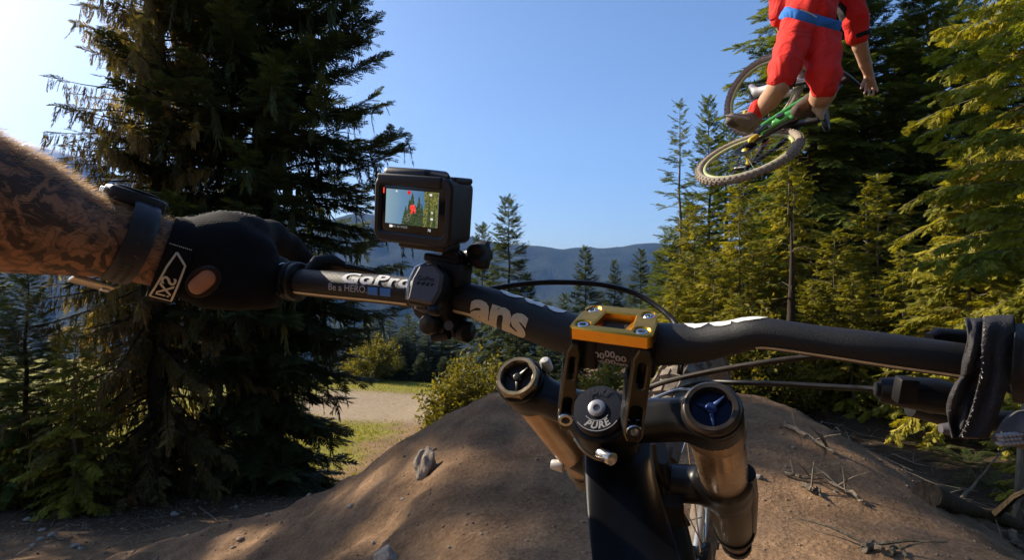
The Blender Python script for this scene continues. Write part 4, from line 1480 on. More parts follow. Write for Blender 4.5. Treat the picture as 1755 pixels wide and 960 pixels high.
def tyre_mesh(M, R, r, nu=72, nv=14, flat=1.0):
    mb = MB(); vs = []; fs = []
    for i in range(nu):
        a = 2 * math.pi * i / nu
        for k in range(nv):
            b = 2 * math.pi * k / nv
            rr2 = R + r * math.cos(b) * flat
            vs.append(M @ Vector((math.cos(a) * rr2, math.sin(a) * rr2, r * math.sin(b))))
    for i in range(nu):
        for k in range(nv):
            fs.append((i * nv + k, ((i + 1) % nu) * nv + k, ((i + 1) % nu) * nv + (k + 1) % nv, i * nv + (k + 1) % nv))
    return mb.add(vs, fs)


def tread_mesh(M, R, r, n=64, rows=((-1.0, 1), (-.45, 1), (0, 0), (.45, 1), (1.0, 1)), sz=.008, h=.0045):
    mb = MB()
    for i in range(n):
        for (b, par) in rows:
            a = 2 * math.pi * (i + .5 * (par if b > 0 else 0)) / n
            Mk = M @ Matrix.Rotation(a, 4, 'Z') @ Matrix.Translation((R, 0, 0)) @ Matrix.Rotation(-b, 4, 'Y') @ Matrix.Translation((r, 0, 0))
            mb.box(Mk, (-.002, -sz * .8, -sz * .7), (h, sz * .8, sz * .7))
    return mb


def spokes(M, rh, rr, w, parent, mat, n=28, th=.0013, name='spoke'):
    """each spoke an object of its own; they share one mesh"""
    off = world_origin(parent)
    for k in range(n):
        a = 2 * math.pi * k / n
        sd = 1 if k % 2 else -1
        p0 = M @ Vector((math.cos(a + .5 * (1 if k % 4 < 2 else -1)) * rh, math.sin(a + .5 * (1 if k % 4 < 2 else -1)) * rh, sd * w))
        p1 = M @ Vector((math.cos(a) * rr, math.sin(a) * rr, 0))
        MB().tube([p0, p1], th, 4, caps=False).build(name, mat, parent)


MW = frame(WC, -A_, Bv)
wheel = tyre_mesh(MW, .300, .030, 80, 16).build('front_wheel', M_TYRE, bike)
tread_mesh(MW, .300, .029, 60, sz=.009, h=.006).build('tread', M_TYRE, wheel, smooth=False, kind='stuff')
tyre_mesh(MW, .266, .013, 72, 10).build('rim', simple('rim_alloy', (.45, .43, .40), .35, .8, 40, .2), wheel)
MB().lathe(WC, Bv, [(.012, -.055), (.026, -.05), (.026, -.044), (.014, -.03), (.014, .03), (.026, .044), (.026, .05), (.012, .055)], 24).build('hub', M_BLACK, wheel)
spokes(MW, .024, .258, .04, wheel, M_CHROME, 28)
MB().lathe(WC - Bv * .062, Bv, [(.10, 0), (.10, .002), (.070, .002), (.070, 0)], 48).build('brake_rotor', M_CHROME, wheel)

# --- brake lever and shifter on the right
rb = MB()
rb.tube([P(1508, 668, .385), P(1545, 672, .38), P(1600, 678, .372), P(1660, 690, .365)], [.0085, .0105, .012, .010], 14)
br_ = rb.build('brake_lever', M_BLACK, bike)
MB().tube([P(1500, 667, .386), P(1520, 669, .384)], [.0050, .0065], 12).build('hose_nut', M_PLAST, br_)
MB().box(frame(P(1556, 672, .366), Vector((1, -.12, -.05)), Vector((0, -.2, 1))), (-.006, -.002, -.009), (.006, .008, .009)).build('lever_band', M_PLAST, br_, bevel=.002)
bl = MB()
bl.tube([P(1560, 700, .40), P(1610, 712, .415), P(1680, 722, .42), P(1770, 722, .41), P(1840, 715, .40)], [.006, .007, .0075, .0075, .007], 12, flat=(1, .7))
bl.tube([P(1575, 690, .40), P(1590, 702, .408)], [.006, .005], 10)
bl.build('lever_blade', M_BLACK, br_)
MB().tube([P(1592, 581, .355), P(1605, 577, .357), P(1650, 580, .354), P(1700, 588, .35)], [.0035, .0058, .0056, .005], 12).build('shifter', M_GLOSS, bike)
MB().tube([P(1612, 735, .345), P(1640, 737, .343), P(1672, 738, .340)], [.0035, .0062, .0066], 12, flat=(.8, 1)).build('shift_paddle', M_GREYPL, bike)
# dimpled paddle at the right edge
dp = body('thumb_paddle', [cap(P(1712, 752, .31), P(1760, 738, .305), .0035, .0100), cap(P(1760, 738, .305), P(1830, 735, .30), .0100, .0115)], .004, .0012, simple('grey_rubber', (.085, .080, .082), .6, 0, 300, .2), bike)
st = MB()
for k in range(34):
    px = 1716 + (k % 12) * 7 + (3 if (k // 12) % 2 else 0); py = 752 + (k // 12) * 7 - (px - 1716) * .10
    st.lathe(P(px, py - 4, .2995), Vector((-.15, -1, .1)), [(.0011, -.003), (.0011, .0006), (0, .0013)], 8)
st.build('dimple', simple('stud_grey', (.35, .33, .33), .35), dp)
bar_ring('grip', 1736, 1890, .004, M_RUB)

# ------------------------------------------------------------------ cloth strip wrapped round the right end of the bar
def cloth_mat():
    m, nt, b = mat_new('black_cloth')
    L = nt.links
    tc = N(nt, 'ShaderNodeTexCoord')
    n1 = noise(nt, 30, 5, .6, tc.outputs['Object'], .5)
    n2 = noise(nt, 600, 2, .6, tc.outputs['Object'])
    r = ramp(nt, n1.outputs[0], [(.3, (.016, .0145, .0155)), (.6, (.034, .031, .033)), (.8, (.075, .068, .071))])
    L.new(r.outputs[0], b.inputs['Base Color'])
    b.inputs['Roughness'].default_value = .7
    b.inputs['Specular IOR Level'].default_value = .3
    s1 = N(nt, 'ShaderNodeMath', operation='MULTIPLY_ADD'); s1.inputs[1].default_value = .15
    L.new(n2.outputs[0], s1.inputs[0]); L.new(n1.outputs[0], s1.inputs[2])
    bump(nt, b, s1.outputs[0], .8, .006)
    return m


M_CLOTH = cloth_mat()
M_FRAY = simple('frayed_thread', (.55, .52, .50), .8)
cloth = thing('cloth_strip', 'torn black cloth strip hung over the right end of the bar with frayed edges', 'cloth', P(1690, 600, .33))


def cloth_sheet(name, rows, nu=16, fold=.0016, seed=0, th=.0011):
    """rows: (px_left, px_right, py_left, py_right, distance) from the back over the bar and down"""
    R_ = cr(rows, 40)
    vs = []
    for j, (xl_, xr_, yl, yr, d) in enumerate(R_):
        for i in range(nu):
            u = i / (nu - 1)
            dd = d + fold * math.sin(u * 9 + seed + j * .12) + fold * 1.2 * math.sin(u * 4.2 - j * .22 + seed) + .0012 * float(vnoise(np.array([u * 5]), np.array([j * .2]), seed)[0])
            vs.append(P(xl_ + (xr_ - xl_) * u, yl + (yr - yl) * u + .5 * math.sin(u * 7 + seed), dd))
    mb = MB()
    mb.add(vs, [(j * nu + i, j * nu + i + 1, (j + 1) * nu + i + 1, (j + 1) * nu + i) for j in range(len(R_) - 1) for i in range(nu - 1)])
    o = mb.build(name, M_CLOTH, cloth)
    md = o.modifiers.new('thick', 'SOLIDIFY'); md.thickness = th; md.offset = 0
    md = o.modifiers.new('sub', 'SUBSURF'); md.levels = md.render_levels = 1
    return o, vs, nu, len(R_)


fl, fv, fnu, fnr = cloth_sheet('front_flap', [(1690, 1745, 640, 640, .352), (1688, 1742, 590, 590, .354), (1686, 1740, 553, 549, .340), (1686, 1738, 543, 541, .326), (1684, 1737, 556, 552, .308), (1682, 1736, 590, 590, .303),
                                          (1680, 1730, 640, 645, .303), (1668, 1718, 690, 690, .304), (1655, 1705, 730, 725, .305), (1643, 1694, 750, 754, .306)], fold=.0008, seed=1)
bk, bv, bnu, bnr = cloth_sheet('rear_flap', [(1668, 1700, 600, 600, .352), (1656, 1695, 556, 556, .342), (1652, 1692, 547, 546, .330), (1655, 1692, 552, 552, .316), (1658, 1690, 580, 580, .309), (1650, 1688, 615, 612, .308), (1646, 1684, 650, 628, .309)], fold=.0014, seed=4)
wf, wv, wnu, wnr = cloth_sheet('inner_flap', [(1660, 1690, 628, 622, .309), (1640, 1680, 652, 640, .311), (1626, 1672, 680, 675, .313), (1622, 1664, 705, 710, .314), (1628, 1654, 735, 740, .314), (1632, 1650, 752, 752, .313)], fold=.002, seed=7, nu=12)
rw, rv_, rnu, rnr = cloth_sheet('wrap', [(1738, 1800, 640, 650, .350), (1738, 1800, 575, 580, .345), (1738, 1800, 556, 560, .330), (1738, 1800, 570, 580, .306), (1736, 1800, 610, 620, .298), (1732, 1800, 660, 670, .304), (1736, 1800, 690, 700, .33)], fold=.0012, seed=9)
tm_ = MB()
rt = np.random.default_rng(3)
for j in range(12, fnr - 1):
    for q in range(2):
        p = Vector(fv[j * fnu]).lerp(Vector(fv[(j + 1) * fnu]), rt.uniform()) + Vector((0, -.0012, 0))
        if (18 < j < 24 and rt.uniform() < .6) or rt.uniform() < .3: continue
        e = p + Vector((rt.uniform(-.0018, .0002), rt.uniform(-.001, .0002), rt.uniform(-.0012, .0012)))
        tm_.tube([p, (p + e) / 2 + Vector((0, 0, rt.uniform(-.0004, .0004))), e], .00017, 4)
tm_.build('frayed_thread', M_FRAY, fl, kind='stuff')

# ------------------------------------------------------------------ little camera on its bar mount
M_CAMB = simple('camera_rubber', (.012, .0095, .009), .48, 0, 500, .25, .12, .0004)
camc = P(731, 360, .452)
cX = Vector((.92, -.38, -.135)).normalized()
cZ0 = Vector((-.085, -.10, 1)).normalized()
MCAM = frame(camc, cX, cZ0)          # x right along the back, y away from the viewer, z up
acam = thing('action_camera', 'small black action camera with a lit rear screen standing on the bar mount', 'camera', camc)


def rbox(M, lo, hi, r, name, mat, parent, seg=3):
    return MB().box(M, lo, hi).build(name, mat, parent, bevel=r, seg=seg)


W2, D2, H2 = .0345, .019, .0258
rbox(MCAM, (-W2 + .001, -D2 + .003, -H2 + .001), (W2 - .001, D2, H2 - .001), .006, 'housing', M_CAMB, acam, 4)
# protective frame: a rounded ring round the back
def rrect(w, h, r, n=6):
    out = []
    for cx, cy, a0 in ((w - r, h - r, 0), (-w + r, h - r, 90), (-w + r, -h + r, 180), (w - r, -h + r, 270)):
        for k in range(n + 1):
            a = math.radians(a0 + 90 * k / n)
            out.append((cx + r * math.cos(a), cy + r * math.sin(a)))
    return out


MBK = MCAM @ Matrix.Rotation(math.pi / 2, 4, 'X')      # x right, y up, z toward the viewer
plate(MBK, rrect(W2 + .001, H2 + .001, .0095), [rrect(W2 - .0055, H2 - .0075, .0035)], D2 - .010, D2 + .0035, .0018, 'frame_ring', M_CAMB, acam)
rbox(MCAM, (-W2 + .004, -D2 - .001, H2 - .005), (.012, D2 - .002, H2 + .0064), .0045, 'frame_lid', M_CAMB, acam)
rbox(MCAM, (.010, -D2 + .006, H2 - .003), (W2 - .002, D2 - .003, H2 + .0020), .0018, 'lid_hinge', M_CAMB, acam)
MB().tube([MCAM @ Vector((.014, -D2 + .001, H2 + .002)), MCAM @ Vector((.029, -D2 + .001, H2 + .0005))], .0026, 12).build('latch', M_PLAST, acam)
rbox(MCAM, (-W2 + .002, -D2 - .0045, H2 - .0075), (.026, -D2 + .004, H2 + .0012), .0018, 'frame_lip', M_CAMB, acam)
rbox(MCAM, (-.018, -.012, -H2 - .0055), (.026, .014, -H2 + .001), .002, 'frame_foot', M_CAMB, acam)
# glass and picture
M_GLASS = simple('screen_glass', (.006, .006, .007), .15, 0)
scr = rbox(MCAM, (-W2 + .0045, -D2 - .0012, -H2 + .0065), (W2 - .0045, -D2 + .004, H2 - .0065), .0006, 'screen', M_GLASS, acam)


def emit(name, col, s=1.0):
    m = bpy.data.materials.new(name)
    m.use_nodes = True
    nt = m.node_tree
    for n in list(nt.nodes):
        if n.type != 'OUTPUT_MATERIAL': nt.nodes.remove(n)
    e = nt.nodes.new('ShaderNodeEmission')
    e.inputs[0].default_value = (*col, 1); e.inputs[1].default_value = s
    nt.links.new(e.outputs[0], [n for n in nt.nodes if n.type == 'OUTPUT_MATERIAL'][0].inputs[0])
    return m


def screen_sky():
    m = emit('screen_sky', (.1, .2, .3), 1.0)
    nt = m.node_tree
    e = [n for n in nt.nodes if n.type == 'EMISSION'][0]
    tc = N(nt, 'ShaderNodeTexCoord')
    sp_ = N(nt, 'ShaderNodeSeparateXYZ'); nt.links.new(tc.outputs['Generated'], sp_.inputs[0])
    n = noise(nt, 30, 3, .5, tc.outputs['Object'])
    a = N(nt, 'ShaderNodeMath', operation='MULTIPLY_ADD'); a.inputs[1].default_value = .25
    nt.links.new(n.outputs[0], a.inputs[0]); nt.links.new(sp_.outputs['X'], a.inputs[2])
    r = ramp(nt, a.outputs[0], [(.1, (.13, .19, .22)), (.45, (.07, .13, .20)), (1.0, (.035, .08, .16))])
    nt.links.new(r.outputs[0], e.inputs[0])
    return m


def flat_pic(name, polys, mat, z=0.0, parent=None):
    mb = MB()
    for pl in polys:
        mb.add([MBK @ Vector((p[0], p[1], D2 + .0014 + z)) for p in pl], [tuple(range(len(pl)))])
    return mb.build(name, mat, parent or scr, smooth=False)


px0, px1, py0, py1 = -.0250, .0230, -.0118, .0152
flat_pic('screen_picture', [[(px0, py0), (px1, py0), (px1, py1), (px0, py1)]], screen_sky())
rs = np.random.default_rng(5)


def pic_tree(cx, base, top, w):
    L_, R_ = [], []
    n = 7
    for k in range(n):
        t = k / n
        y = base + (top - base) * t
        L_ += [(cx - w * (1 - t) * rs.uniform(.8, 1.15), y), (cx - w * (1 - t) * .55, y + (top - base) * .06)]
        R_ += [(cx + w * (1 - t) * rs.uniform(.8, 1.15), y), (cx + w * (1 - t) * .55, y + (top - base) * .06)]
    return R_ + [(cx, top)] + L_[::-1]


def pic_mat(name, c0, c1, s, scale):
    m = emit(name, c0, s)
    nt = m.node_tree
    e = [n for n in nt.nodes if n.type == 'EMISSION'][0]
    tc = N(nt, 'ShaderNodeTexCoord')
    n = noise(nt, scale, 4, .7, tc.outputs['Object'])
    r = ramp(nt, n.outputs[0], [(.38, c0), (.62, c1)])
    nt.links.new(r.outputs[0], e.inputs[0])
    return m


def pic_edge(x0, y0, y1, amp, n=16):
    return [(x0 + rs.uniform(-amp, amp), y0 + (y1 - y0) * k / n) for k in range(n + 1)]


M_PT1 = pic_mat('screen_dark_trees', (.010, .016, .010), (.050, .070, .030), .8, 900)
M_PT2 = pic_mat('screen_lit_trees', (.030, .036, .012), (.150, .145, .040), .8, 700)
for k_, (cx_, b_, t_, w_) in enumerate(((-.0005, py0, .0138, .0082), (-.0062, py0, .0035, .0046), (.0056, py0, .0118, .0060), (-.0030, py0, .0090, .0050), (.0085, py0, .0065, .0040))):
    flat_pic('picture_tree', [pic_tree(cx_, b_, t_, w_)], M_PT1, .0001 + .00003 * k_)
flat_pic('picture_tree', [[(px1, py0), (px1, py1)] + pic_edge(.0100, py1, py0, .0012)], M_PT2, .0003)
flat_pic('picture_tree', [pic_tree(.0150, py0, .013, .0022)], M_PT1, .0004)
flat_pic('picture_tree', [pic_tree(.0198, py0, .006, .0022)], M_PT1, .00043)
M_PR = pic_mat('screen_red', (.42, .022, .02), (.75, .06, .04), .8, 800)
flat_pic('picture_rider', [[(-.0016, .0040), (.0014, .0046), (.0026, .0028), (.0034, -.0018), (.0020, -.0022), (.0010, .0004), (.0002, -.0026), (-.0016, -.0030), (-.0010, .0002), (-.0024, .0014)]], M_PR, .00046)
for wx_, wy_ in ((-.0028, -.0042), (-.0046, -.0074)):
    ring_ = ngon(wx_, wy_, .0020, 18, 0, 1.0, .75); inner_ = ngon(wx_, wy_, .0015, 18, 0, 1.0, .75)
    mbw = MB()
    mbw.add([MBK @ Vector((p[0], p[1], D2 + .0014 + .00046)) for p in ring_ + inner_], [(k, (k + 1) % 18, 18 + (k + 1) % 18, 18 + k) for k in range(18)])
    mbw.build('picture_wheel', emit('screen_tan', (.16, .13, .10), .8), scr, smooth=False)
flat_pic('picture_dot', [ngon(-.0035, .0134, .0016, 12)], emit('screen_red_dot', (.6, .02, .02), .6), .0004)
flat_pic('record_bar', [[(-.0278, .0115), (-.0266, .0115), (-.0266, .0158), (-.0278, .0158)]], emit('record_red', (.7, .06, .03), .7), .0003)
M_ICON = emit('screen_white', (.7, .7, .7), .6)
for ic in (ngon(-.0150, .0138, .0008, 8), [(.0150, .0122), (.0172, .0122), (.0172, .0138), (.0150, .0138)], [(-.0205, -.0148), (-.0180, -.0148), (-.0172, -.0138), (-.0180, -.0128), (-.0205, -.0128)],
           [(.0172, -.0010), (.0186, -.0010), (.0186, .0002), (.0172, .0002)], [(.0168, -.0060), (.0190, -.0060), (.0190, -.0045), (.0168, -.0045)]):
    flat_pic('screen_icon', [ic], M_ICON, .0005)
lettering('4K 60 WIDE', lambda x, y: MBK @ Vector((x - .0105, y - .0138, D2 + .0018)), emit('screen_grey', (.25, .25, .25), .5), scr, size=.0026, subdiv=0)
lettering('78', lambda x, y: MBK @ Vector((x + .0160, y - .0142, D2 + .0018)), M_ICON, scr, size=.0028, subdiv=0)

# --- the mount
mount = thing('camera_mount', 'black clamp mount with a grey latch gripping the bar under the small camera', 'camera mount', P(752, 500, .47))
MMT = frame(P(752, 490, .466), Vector((.90, -.40, -.18)), Vector((.05, -.12, 1)))
hx = MB()
for k in range(3):
    hx.lathe(MMT @ Vector((.012, -.006 + .006 * k - .003, .024)), MMT.to_3x3() @ Vector((0, 1, 0)), [(.0085, 0), (.0085, .0035)], 20)
hx.box(MMT, (-.006, -.011, .004), (.024, .011, .022))
hx.build('hinge', M_PLAST, mount, bevel=.0008)
rbox(MMT, (-.012, -.010, .020), (.020, .012, .0265), .002, 'base_plate', M_PLAST, mount)
# clamp jaws round the bar
sj = bar_s(757)
jw = MB()
pj, tj, cj, uj, rj = bar_frame(sj)
rings = []
for f, e in ((-.0165, .001), (-.0165, .0085), (-.012, .0105), (.012, .0105), (.0175, .0085), (.0175, .001)):
    p, t_, c_, u_, r_ = bar_frame(sj + f)
    rings.append([p + (c_ * math.cos(a) + u_ * math.sin(a)) * (r_ + e) for a in [2 * math.pi * k / 28 for k in range(28)]])
jw.loft(rings)
jw.build('clamp_jaw', M_PLAST, mount, bevel=.001)
# grey latch in front, facing the rider
lt = [(-.0125, -.0150), (.0085, -.0165), (.0125, -.0050), (.0118, .0080), (.0040, .0150), (-.0085, .0140), (-.0125, .0020)]
MLT = frame(P(730, 484, .432), Vector((.95, -.28, -.10)), Vector((.16, -1, .22)))
lo_ = plate(MLT, lt, [], -.006, 0, .0016, 'latch', M_GREYPL, mount)
lettering('GoPro', lambda x, y: MLT @ Vector((x - .0005, y + .0028, .0002)), M_PLAST, lo_, size=.0052, subdiv=0, offset=.0001)
for k in range(4):
    flat = [(-.0072 + .0039 * k, -.0008), (-.0044 + .0039 * k, -.0008), (-.0044 + .0039 * k, .0002), (-.0058 + .0039 * k, -.0026), (-.0072 + .0039 * k, -.0026)]
    MB().prism(MLT, [flat[4], flat[3], flat[2], flat[0]][::1], .0001, .0005).build('latch_mark', M_PLAST, lo_, smooth=False)
plate(MLT, [(x * 1.14, y * 1.12) for x, y in lt], [], -.016, -.0045, .002, 'latch_body', M_BLACK, mount)
MB().tube([MLT @ Vector((-.0158, -.014, -.006)), MLT @ Vector((-.0165, 0, -.004)), MLT @ Vector((-.0130, .012, -.004)), MLT @ Vector((-.004, .0190, -.006))], .0014, 8).build('latch_edge', M_CHROME, mount)
rbox(MLT, (.004, -.024, -.012), (.0145, -.0165, -.001), .003, 'latch_pivot', M_BLACK, mount)
# lower latch, hinge screws under the bar
MLO = frame(P(727, 525, .452), Vector((.95, -.28, -.14)), Vector((.1, -1, -.1)))
l2 = plate(MLO, [(-.009, -.004), (.006, -.007), (.010, -.002), (.008, .006), (-.009, .006)], [], -.008, 0, .0014, 'lower_latch', M_GREYPL, mount)
for k in range(4):
    MB().prism(MLO, [(-.0055 + .003 * k, -.0025), (-.0038 + .003 * k, -.0025), (-.0032 + .003 * k, .0008), (-.0050 + .003 * k, .0008)], .0001, .0006).build('latch_mark', M_PLAST, l2, smooth=False)
lw2 = MB()
lw2.tube([P(752, 520, .462), P(755, 565, .468)], [.0125, .0090], 12)
lw2.tube([P(725, 553, .466), P(765, 560, .462)], [.0075, .0070], 12)
lw2.tube([P(742, 578, .466), P(770, 574, .460)], [.0042, .0042], 10)
lw2.tube([P(782, 530, .470), P(787, 575, .474)], [.0085, .0072], 12)
lw2.build('lower_jaw', M_PLAST, mount)
MB().lathe(P(735, 556, .452), Vector((-.5, -1, 0)), [(.0085, -.008), (.0092, 0), (.0080, .003), (0, .0035)], 9).build('jaw_screw', M_BLACK, mount, bevel=.0006)
MB().lathe(P(769, 558, .4495), Vector((.1, -1, .1)), [(.0040, -.002), (.0038, .002), (0, .0022)], 16, ref=(0, 0, 1)).build('screw_head', M_GREYPL, mount)
MB().lathe(P(795, 568, .462), Vector((.8, -.7, -.1)), [(.0060, -.006), (.0098, .0), (.0090, .006), (0, .0075)], 9).build('jaw_screw', M_BLACK, mount, bevel=.0006)
# thumb screw of the camera hinge
ax = Vector((.86, -.42, -.02)).normalized()
tp = P(785, 437, .47)
MB().lathe(tp, ax, [(.0045, -.02), (.0045, .008), (.0060, .012), (.0075, .014)], 16).build('screw_neck', M_BLACK, mount)
kn = MB()
kp = tp + ax * .0125
M_k = frame(kp, ax, Vector((0, 0, 1)))
ring0 = []
for (r0, h0) in ((.0075, 0), (.0100, .004), (.0112, .010), (.0105, .0145), (.006, .0165)):
    ring0.append([M_k @ Vector((h0, math.cos(a) * r0 * (1 + .16 * math.cos(5 * a)), math.sin(a) * r0 * (1 + .16 * math.cos(5 * a)))) for a in [2 * math.pi * k / 40 for k in range(40)]])
kn.loft(ring0)
kn.build('thumb_knob', M_PLAST, mount)

# ------------------------------------------------------------------ the camera wearer: left arm and gloved hand
def skin_mat(name, col, tattoo=None):
    m, nt, b = mat_new(name)
    L = nt.links
    tc = N(nt, 'ShaderNodeTexCoord')
    n1 = noise(nt, 14, 5, .6, tc.outputs['Object'])
    n2 = noise(nt, 260, 3, .6, tc.outputs['Object'])
    r = ramp(nt, n1.outputs[0], [(.3, [c * .80 for c in col]), (.55, col), (.8, [min(1, c * 1.15) for c in col])])
    out = r.outputs[0]
    if tattoo:
        mp = N(nt, 'ShaderNodeMapping'); mp.inputs['Scale'].default_value = (1, 1, 1)
        L.new(tc.outputs['Object'], mp.inputs[0])
        big = noise(nt, 34, 2, .5, mp.outputs[0], 1.6)
        edge = N(nt, 'ShaderNodeTexVoronoi', feature='DISTANCE_TO_EDGE'); edge.inputs['Scale'].default_value = 48
        wv = N(nt, 'ShaderNodeMix', data_type='RGBA'); wv.inputs[0].default_value = .06
        L.new(mp.outputs[0], wv.inputs[6]); L.new(big.outputs['Color'], wv.inputs[7])
        L.new(wv.outputs[2], edge.inputs['Vector'])
        line = ramp(nt, edge.outputs['Distance'], [(.0, (1, 1, 1)), (.06, (.8, .8, .8)), (.13, (0, 0, 0))])
        wave = N(nt, 'ShaderNodeTexWave'); wave.inputs['Scale'].default_value = 26; wave.inputs['Distortion'].default_value = 9; wave.inputs['Detail'].default_value = 3
        wave.inputs['Detail Scale'].default_value = 2.2
        L.new(mp.outputs[0], wave.inputs['Vector'])
        fillm = ramp(nt, wave.outputs[0], [(.35, (0, 0, 0)), (.60, (.9, .9, .9))])
        blot = ramp(nt, big.outputs[0], [(.40, (0, 0, 0)), (.50, (1, 1, 1))])
        a1 = N(nt, 'ShaderNodeMath', operation='MULTIPLY'); L.new(fillm.outputs[0], a1.inputs[0]); L.new(blot.outputs[0], a1.inputs[1])
        a2 = N(nt, 'ShaderNodeMath', operation='MAXIMUM'); L.new(a1.outputs[0], a2.inputs[0])
        a3 = N(nt, 'ShaderNodeMath', operation='MULTIPLY'); a3.inputs[1].default_value = .55; L.new(line.outputs[0], a3.inputs[0])
        L.new(a3.outputs[0], a2.inputs[1])
        a4 = N(nt, 'ShaderNodeMath', operation='MULTIPLY'); a4.inputs[1].default_value = tattoo; L.new(a2.outputs[0], a4.inputs[0])
        mx = N(nt, 'ShaderNodeMix', data_type='RGBA'); L.new(a4.outputs[0], mx.inputs[0]); L.new(out, mx.inputs[6])
        mx.inputs[7].default_value = (.026, .021, .021, 1)
        out = mx.outputs[2]
    L.new(out, b.inputs['Base Color'])
    b.inputs['Roughness'].default_value = .55
    b.inputs['Specular IOR Level'].default_value = .35
    b.inputs['Subsurface Weight'].default_value = .06
    b.inputs['Subsurface Radius'].default_value = (.01, .004, .002)
    bump(nt, b, n2.outputs[0], .25, .001)
    return m


def mesh_fabric(name, c0, c1, scale):
    m, nt, b = mat_new(name)
    L = nt.links
    tc = N(nt, 'ShaderNodeTexCoord')
    n1 = noise(nt, 26, 4, .6, tc.outputs['Object'])
    vo = N(nt, 'ShaderNodeTexVoronoi'); vo.inputs['Scale'].default_value = scale
    vo.inputs['Randomness'].default_value = .25
    L.new(tc.outputs['Object'], vo.inputs['Vector'])
    r = ramp(nt, n1.outputs[0], [(.35, c0), (.7, c1)])
    L.new(r.outputs[0], b.inputs['Base Color'])
    b.inputs['Roughness'].default_value = .8
    b.inputs['Specular IOR Level'].default_value = .12
    bump(nt, b, vo.outputs['Distance'], .6, .0012)
    return m


M_SKIN_T = skin_mat('tattooed_skin', (.36, .168, .085), .95)
M_SKIN = skin_mat('skin', (.50, .29, .18))
M_GLOVE = mesh_fabric('glove_fabric', (.005, .005, .006), (.010, .0095, .010), 520)
M_GLOVEMESH = mesh_fabric('glove_mesh', (.05, .045, .045), (.12, .11, .105), 420)
M_PINK = skin_mat('palm_skin', (.36, .17, .105))
M_PRINTL = simple('pale_logo', (.60, .55, .46), .6)

wearer = thing('person', 'camera wearer whose tattooed hairy left arm and black glove hold the grip', 'person', P(-300, 220, .36))
_arm = [(-310, 220, .335, 118), (-150, 288, .365, 116), (0, 358, .405, 103), (60, 379, .42, 84), (110, 396, .435, 69), (150, 406, .445, 60), (200, 414, .457, 56), (240, 424, .468, 53), (285, 437, .48, 51), (330, 445, .492, 49)]
ARM = [(P(x, y, d), PX(w, d)) for x, y, d, w in _arm]
ap = []
for i in range(len(ARM) - 1):
    ap.append(cap(ARM[i][0], ARM[i + 1][0], ARM[i][1], ARM[i + 1][1], ((.25, -.95, .2), 1.16)))
ap.append(cap(ARM[0][0], (-.36, -.10, CZ - .02), ARM[0][1], .062))
arm = body('arm', ap, .012, .0045, M_SKIN_T, wearer, relax=2)
ARMC = cr([(*a[0], a[1]) for a in ARM], 60)

# glove: palm, four bent fingers, thumb, all grown into one surface
g = []
def gp(seq):
    for i in range(len(seq) - 1):
        (x0, y0, d0, r0), (x1, y1, d1, r1) = seq[i], seq[i + 1]
        g.append(cap(P(x0, y0, d0), P(x1, y1, d1), PX(r0, d0), PX(r1, d1)))


gp([(318, 442, .487, 52), (352, 438, .50, 58), (392, 434, .515, 56), (430, 443, .525, 46)])
gp([(330, 418, .505, 44), (385, 405, .525, 38), (422, 410, .54, 36)])
gp([(350, 464, .495, 44), (400, 470, .505, 40), (440, 474, .515, 34)])
# fingers: pinky to index, over the top of the grip, down its far side and back under it
for (x, y, r, ln) in ((322, 410, 24, .85), (358, 400, 27, 1.0), (398, 396, 28, 1.05)):
    gp([(x, y, .545, r + 3), (x + 10, y - 2 * ln, .595, r), (x + 22, y + 48 * ln, .632, r - 2), (x + 22, y + 92 * ln, .612, r - 4), (x + 12, y + 106 * ln, .575, r - 6)])
# forefinger reaches for the brake lever
gp([(430, 402, .54, 30), (462, 408, .585, 28), (492, 428, .62, 25), (516, 452, .635, 21), (522, 470, .625, 17)])
# thumb under the grip
gp([(326, 480, .484, 34), (362, 496, .488, 30), (410, 502, .50, 26), (446, 504, .52, 23), (468, 512, .545, 18)])
glove = body('glove', g, .011, .0040, M_GLOVE, wearer, relax=2)


def band_on_arm(name, c, axis, rx, ry, ref, w, th, mat, parent, n=48, skew=0.0, nw=6):
    """strap round the wrist: an elliptical ring of width w, thickness th"""
    c = Vector(c); axis = Vector(axis).normalized()
    u = Vector(ref); u = (u - axis * u.dot(axis)).normalized()
    v = axis.cross(u)
    rings = []
    prof = [(-w / 2, 0)] + [(-w / 2 + w * k / nw, th * (1 if 0 < k < nw else .55)) for k in range(nw + 1)] + [(w / 2, 0)]
    for (h, e) in prof:
        rings.append([c + axis * (h + skew * math.sin(a)) + u * math.cos(a) * (rx + e) + v * math.sin(a) * (ry + e) for a in [2 * math.pi * k / n for k in range(n)]])
    mb = MB().loft(rings, caps=False)
    m = len(rings)
    # close the inner face
    mb.f += [((m - 1) * n + k, (m - 1) * n + (k + 1) % n, (k + 1) % n, k) for k in range(n)]

    def surf(a, h, lift=0.0):
        return c + axis * (h + skew * math.sin(a)) + u * math.cos(a) * (rx + th + lift) + v * math.sin(a) * (ry + th + lift)
    return mb.build(name, mat, parent), surf


# cuff strap with the pale logo frame; angles run from the rider's side (0) down to the underside
cax = (P(330, 445, .492) - P(285, 437, .48)).normalized() + Vector((.10, 0, -.16))
cuff, cs = band_on_arm('cuff_strap', P(298, 446, .484), cax, PX(58, .484), PX(68, .484), Vector((.25, -1, .1)), PX(40, .484), .0030, M_GLOVE, wearer)
down = -1 if cs(math.pi / 2, 0).z > cs(-math.pi / 2, 0).z else 1
right = 1


def on_cuff(t, h, lift=.0006):
    """t: radians below the middle of the rider's side, h: along the arm in metres"""
    return cs(down * t, h, lift)


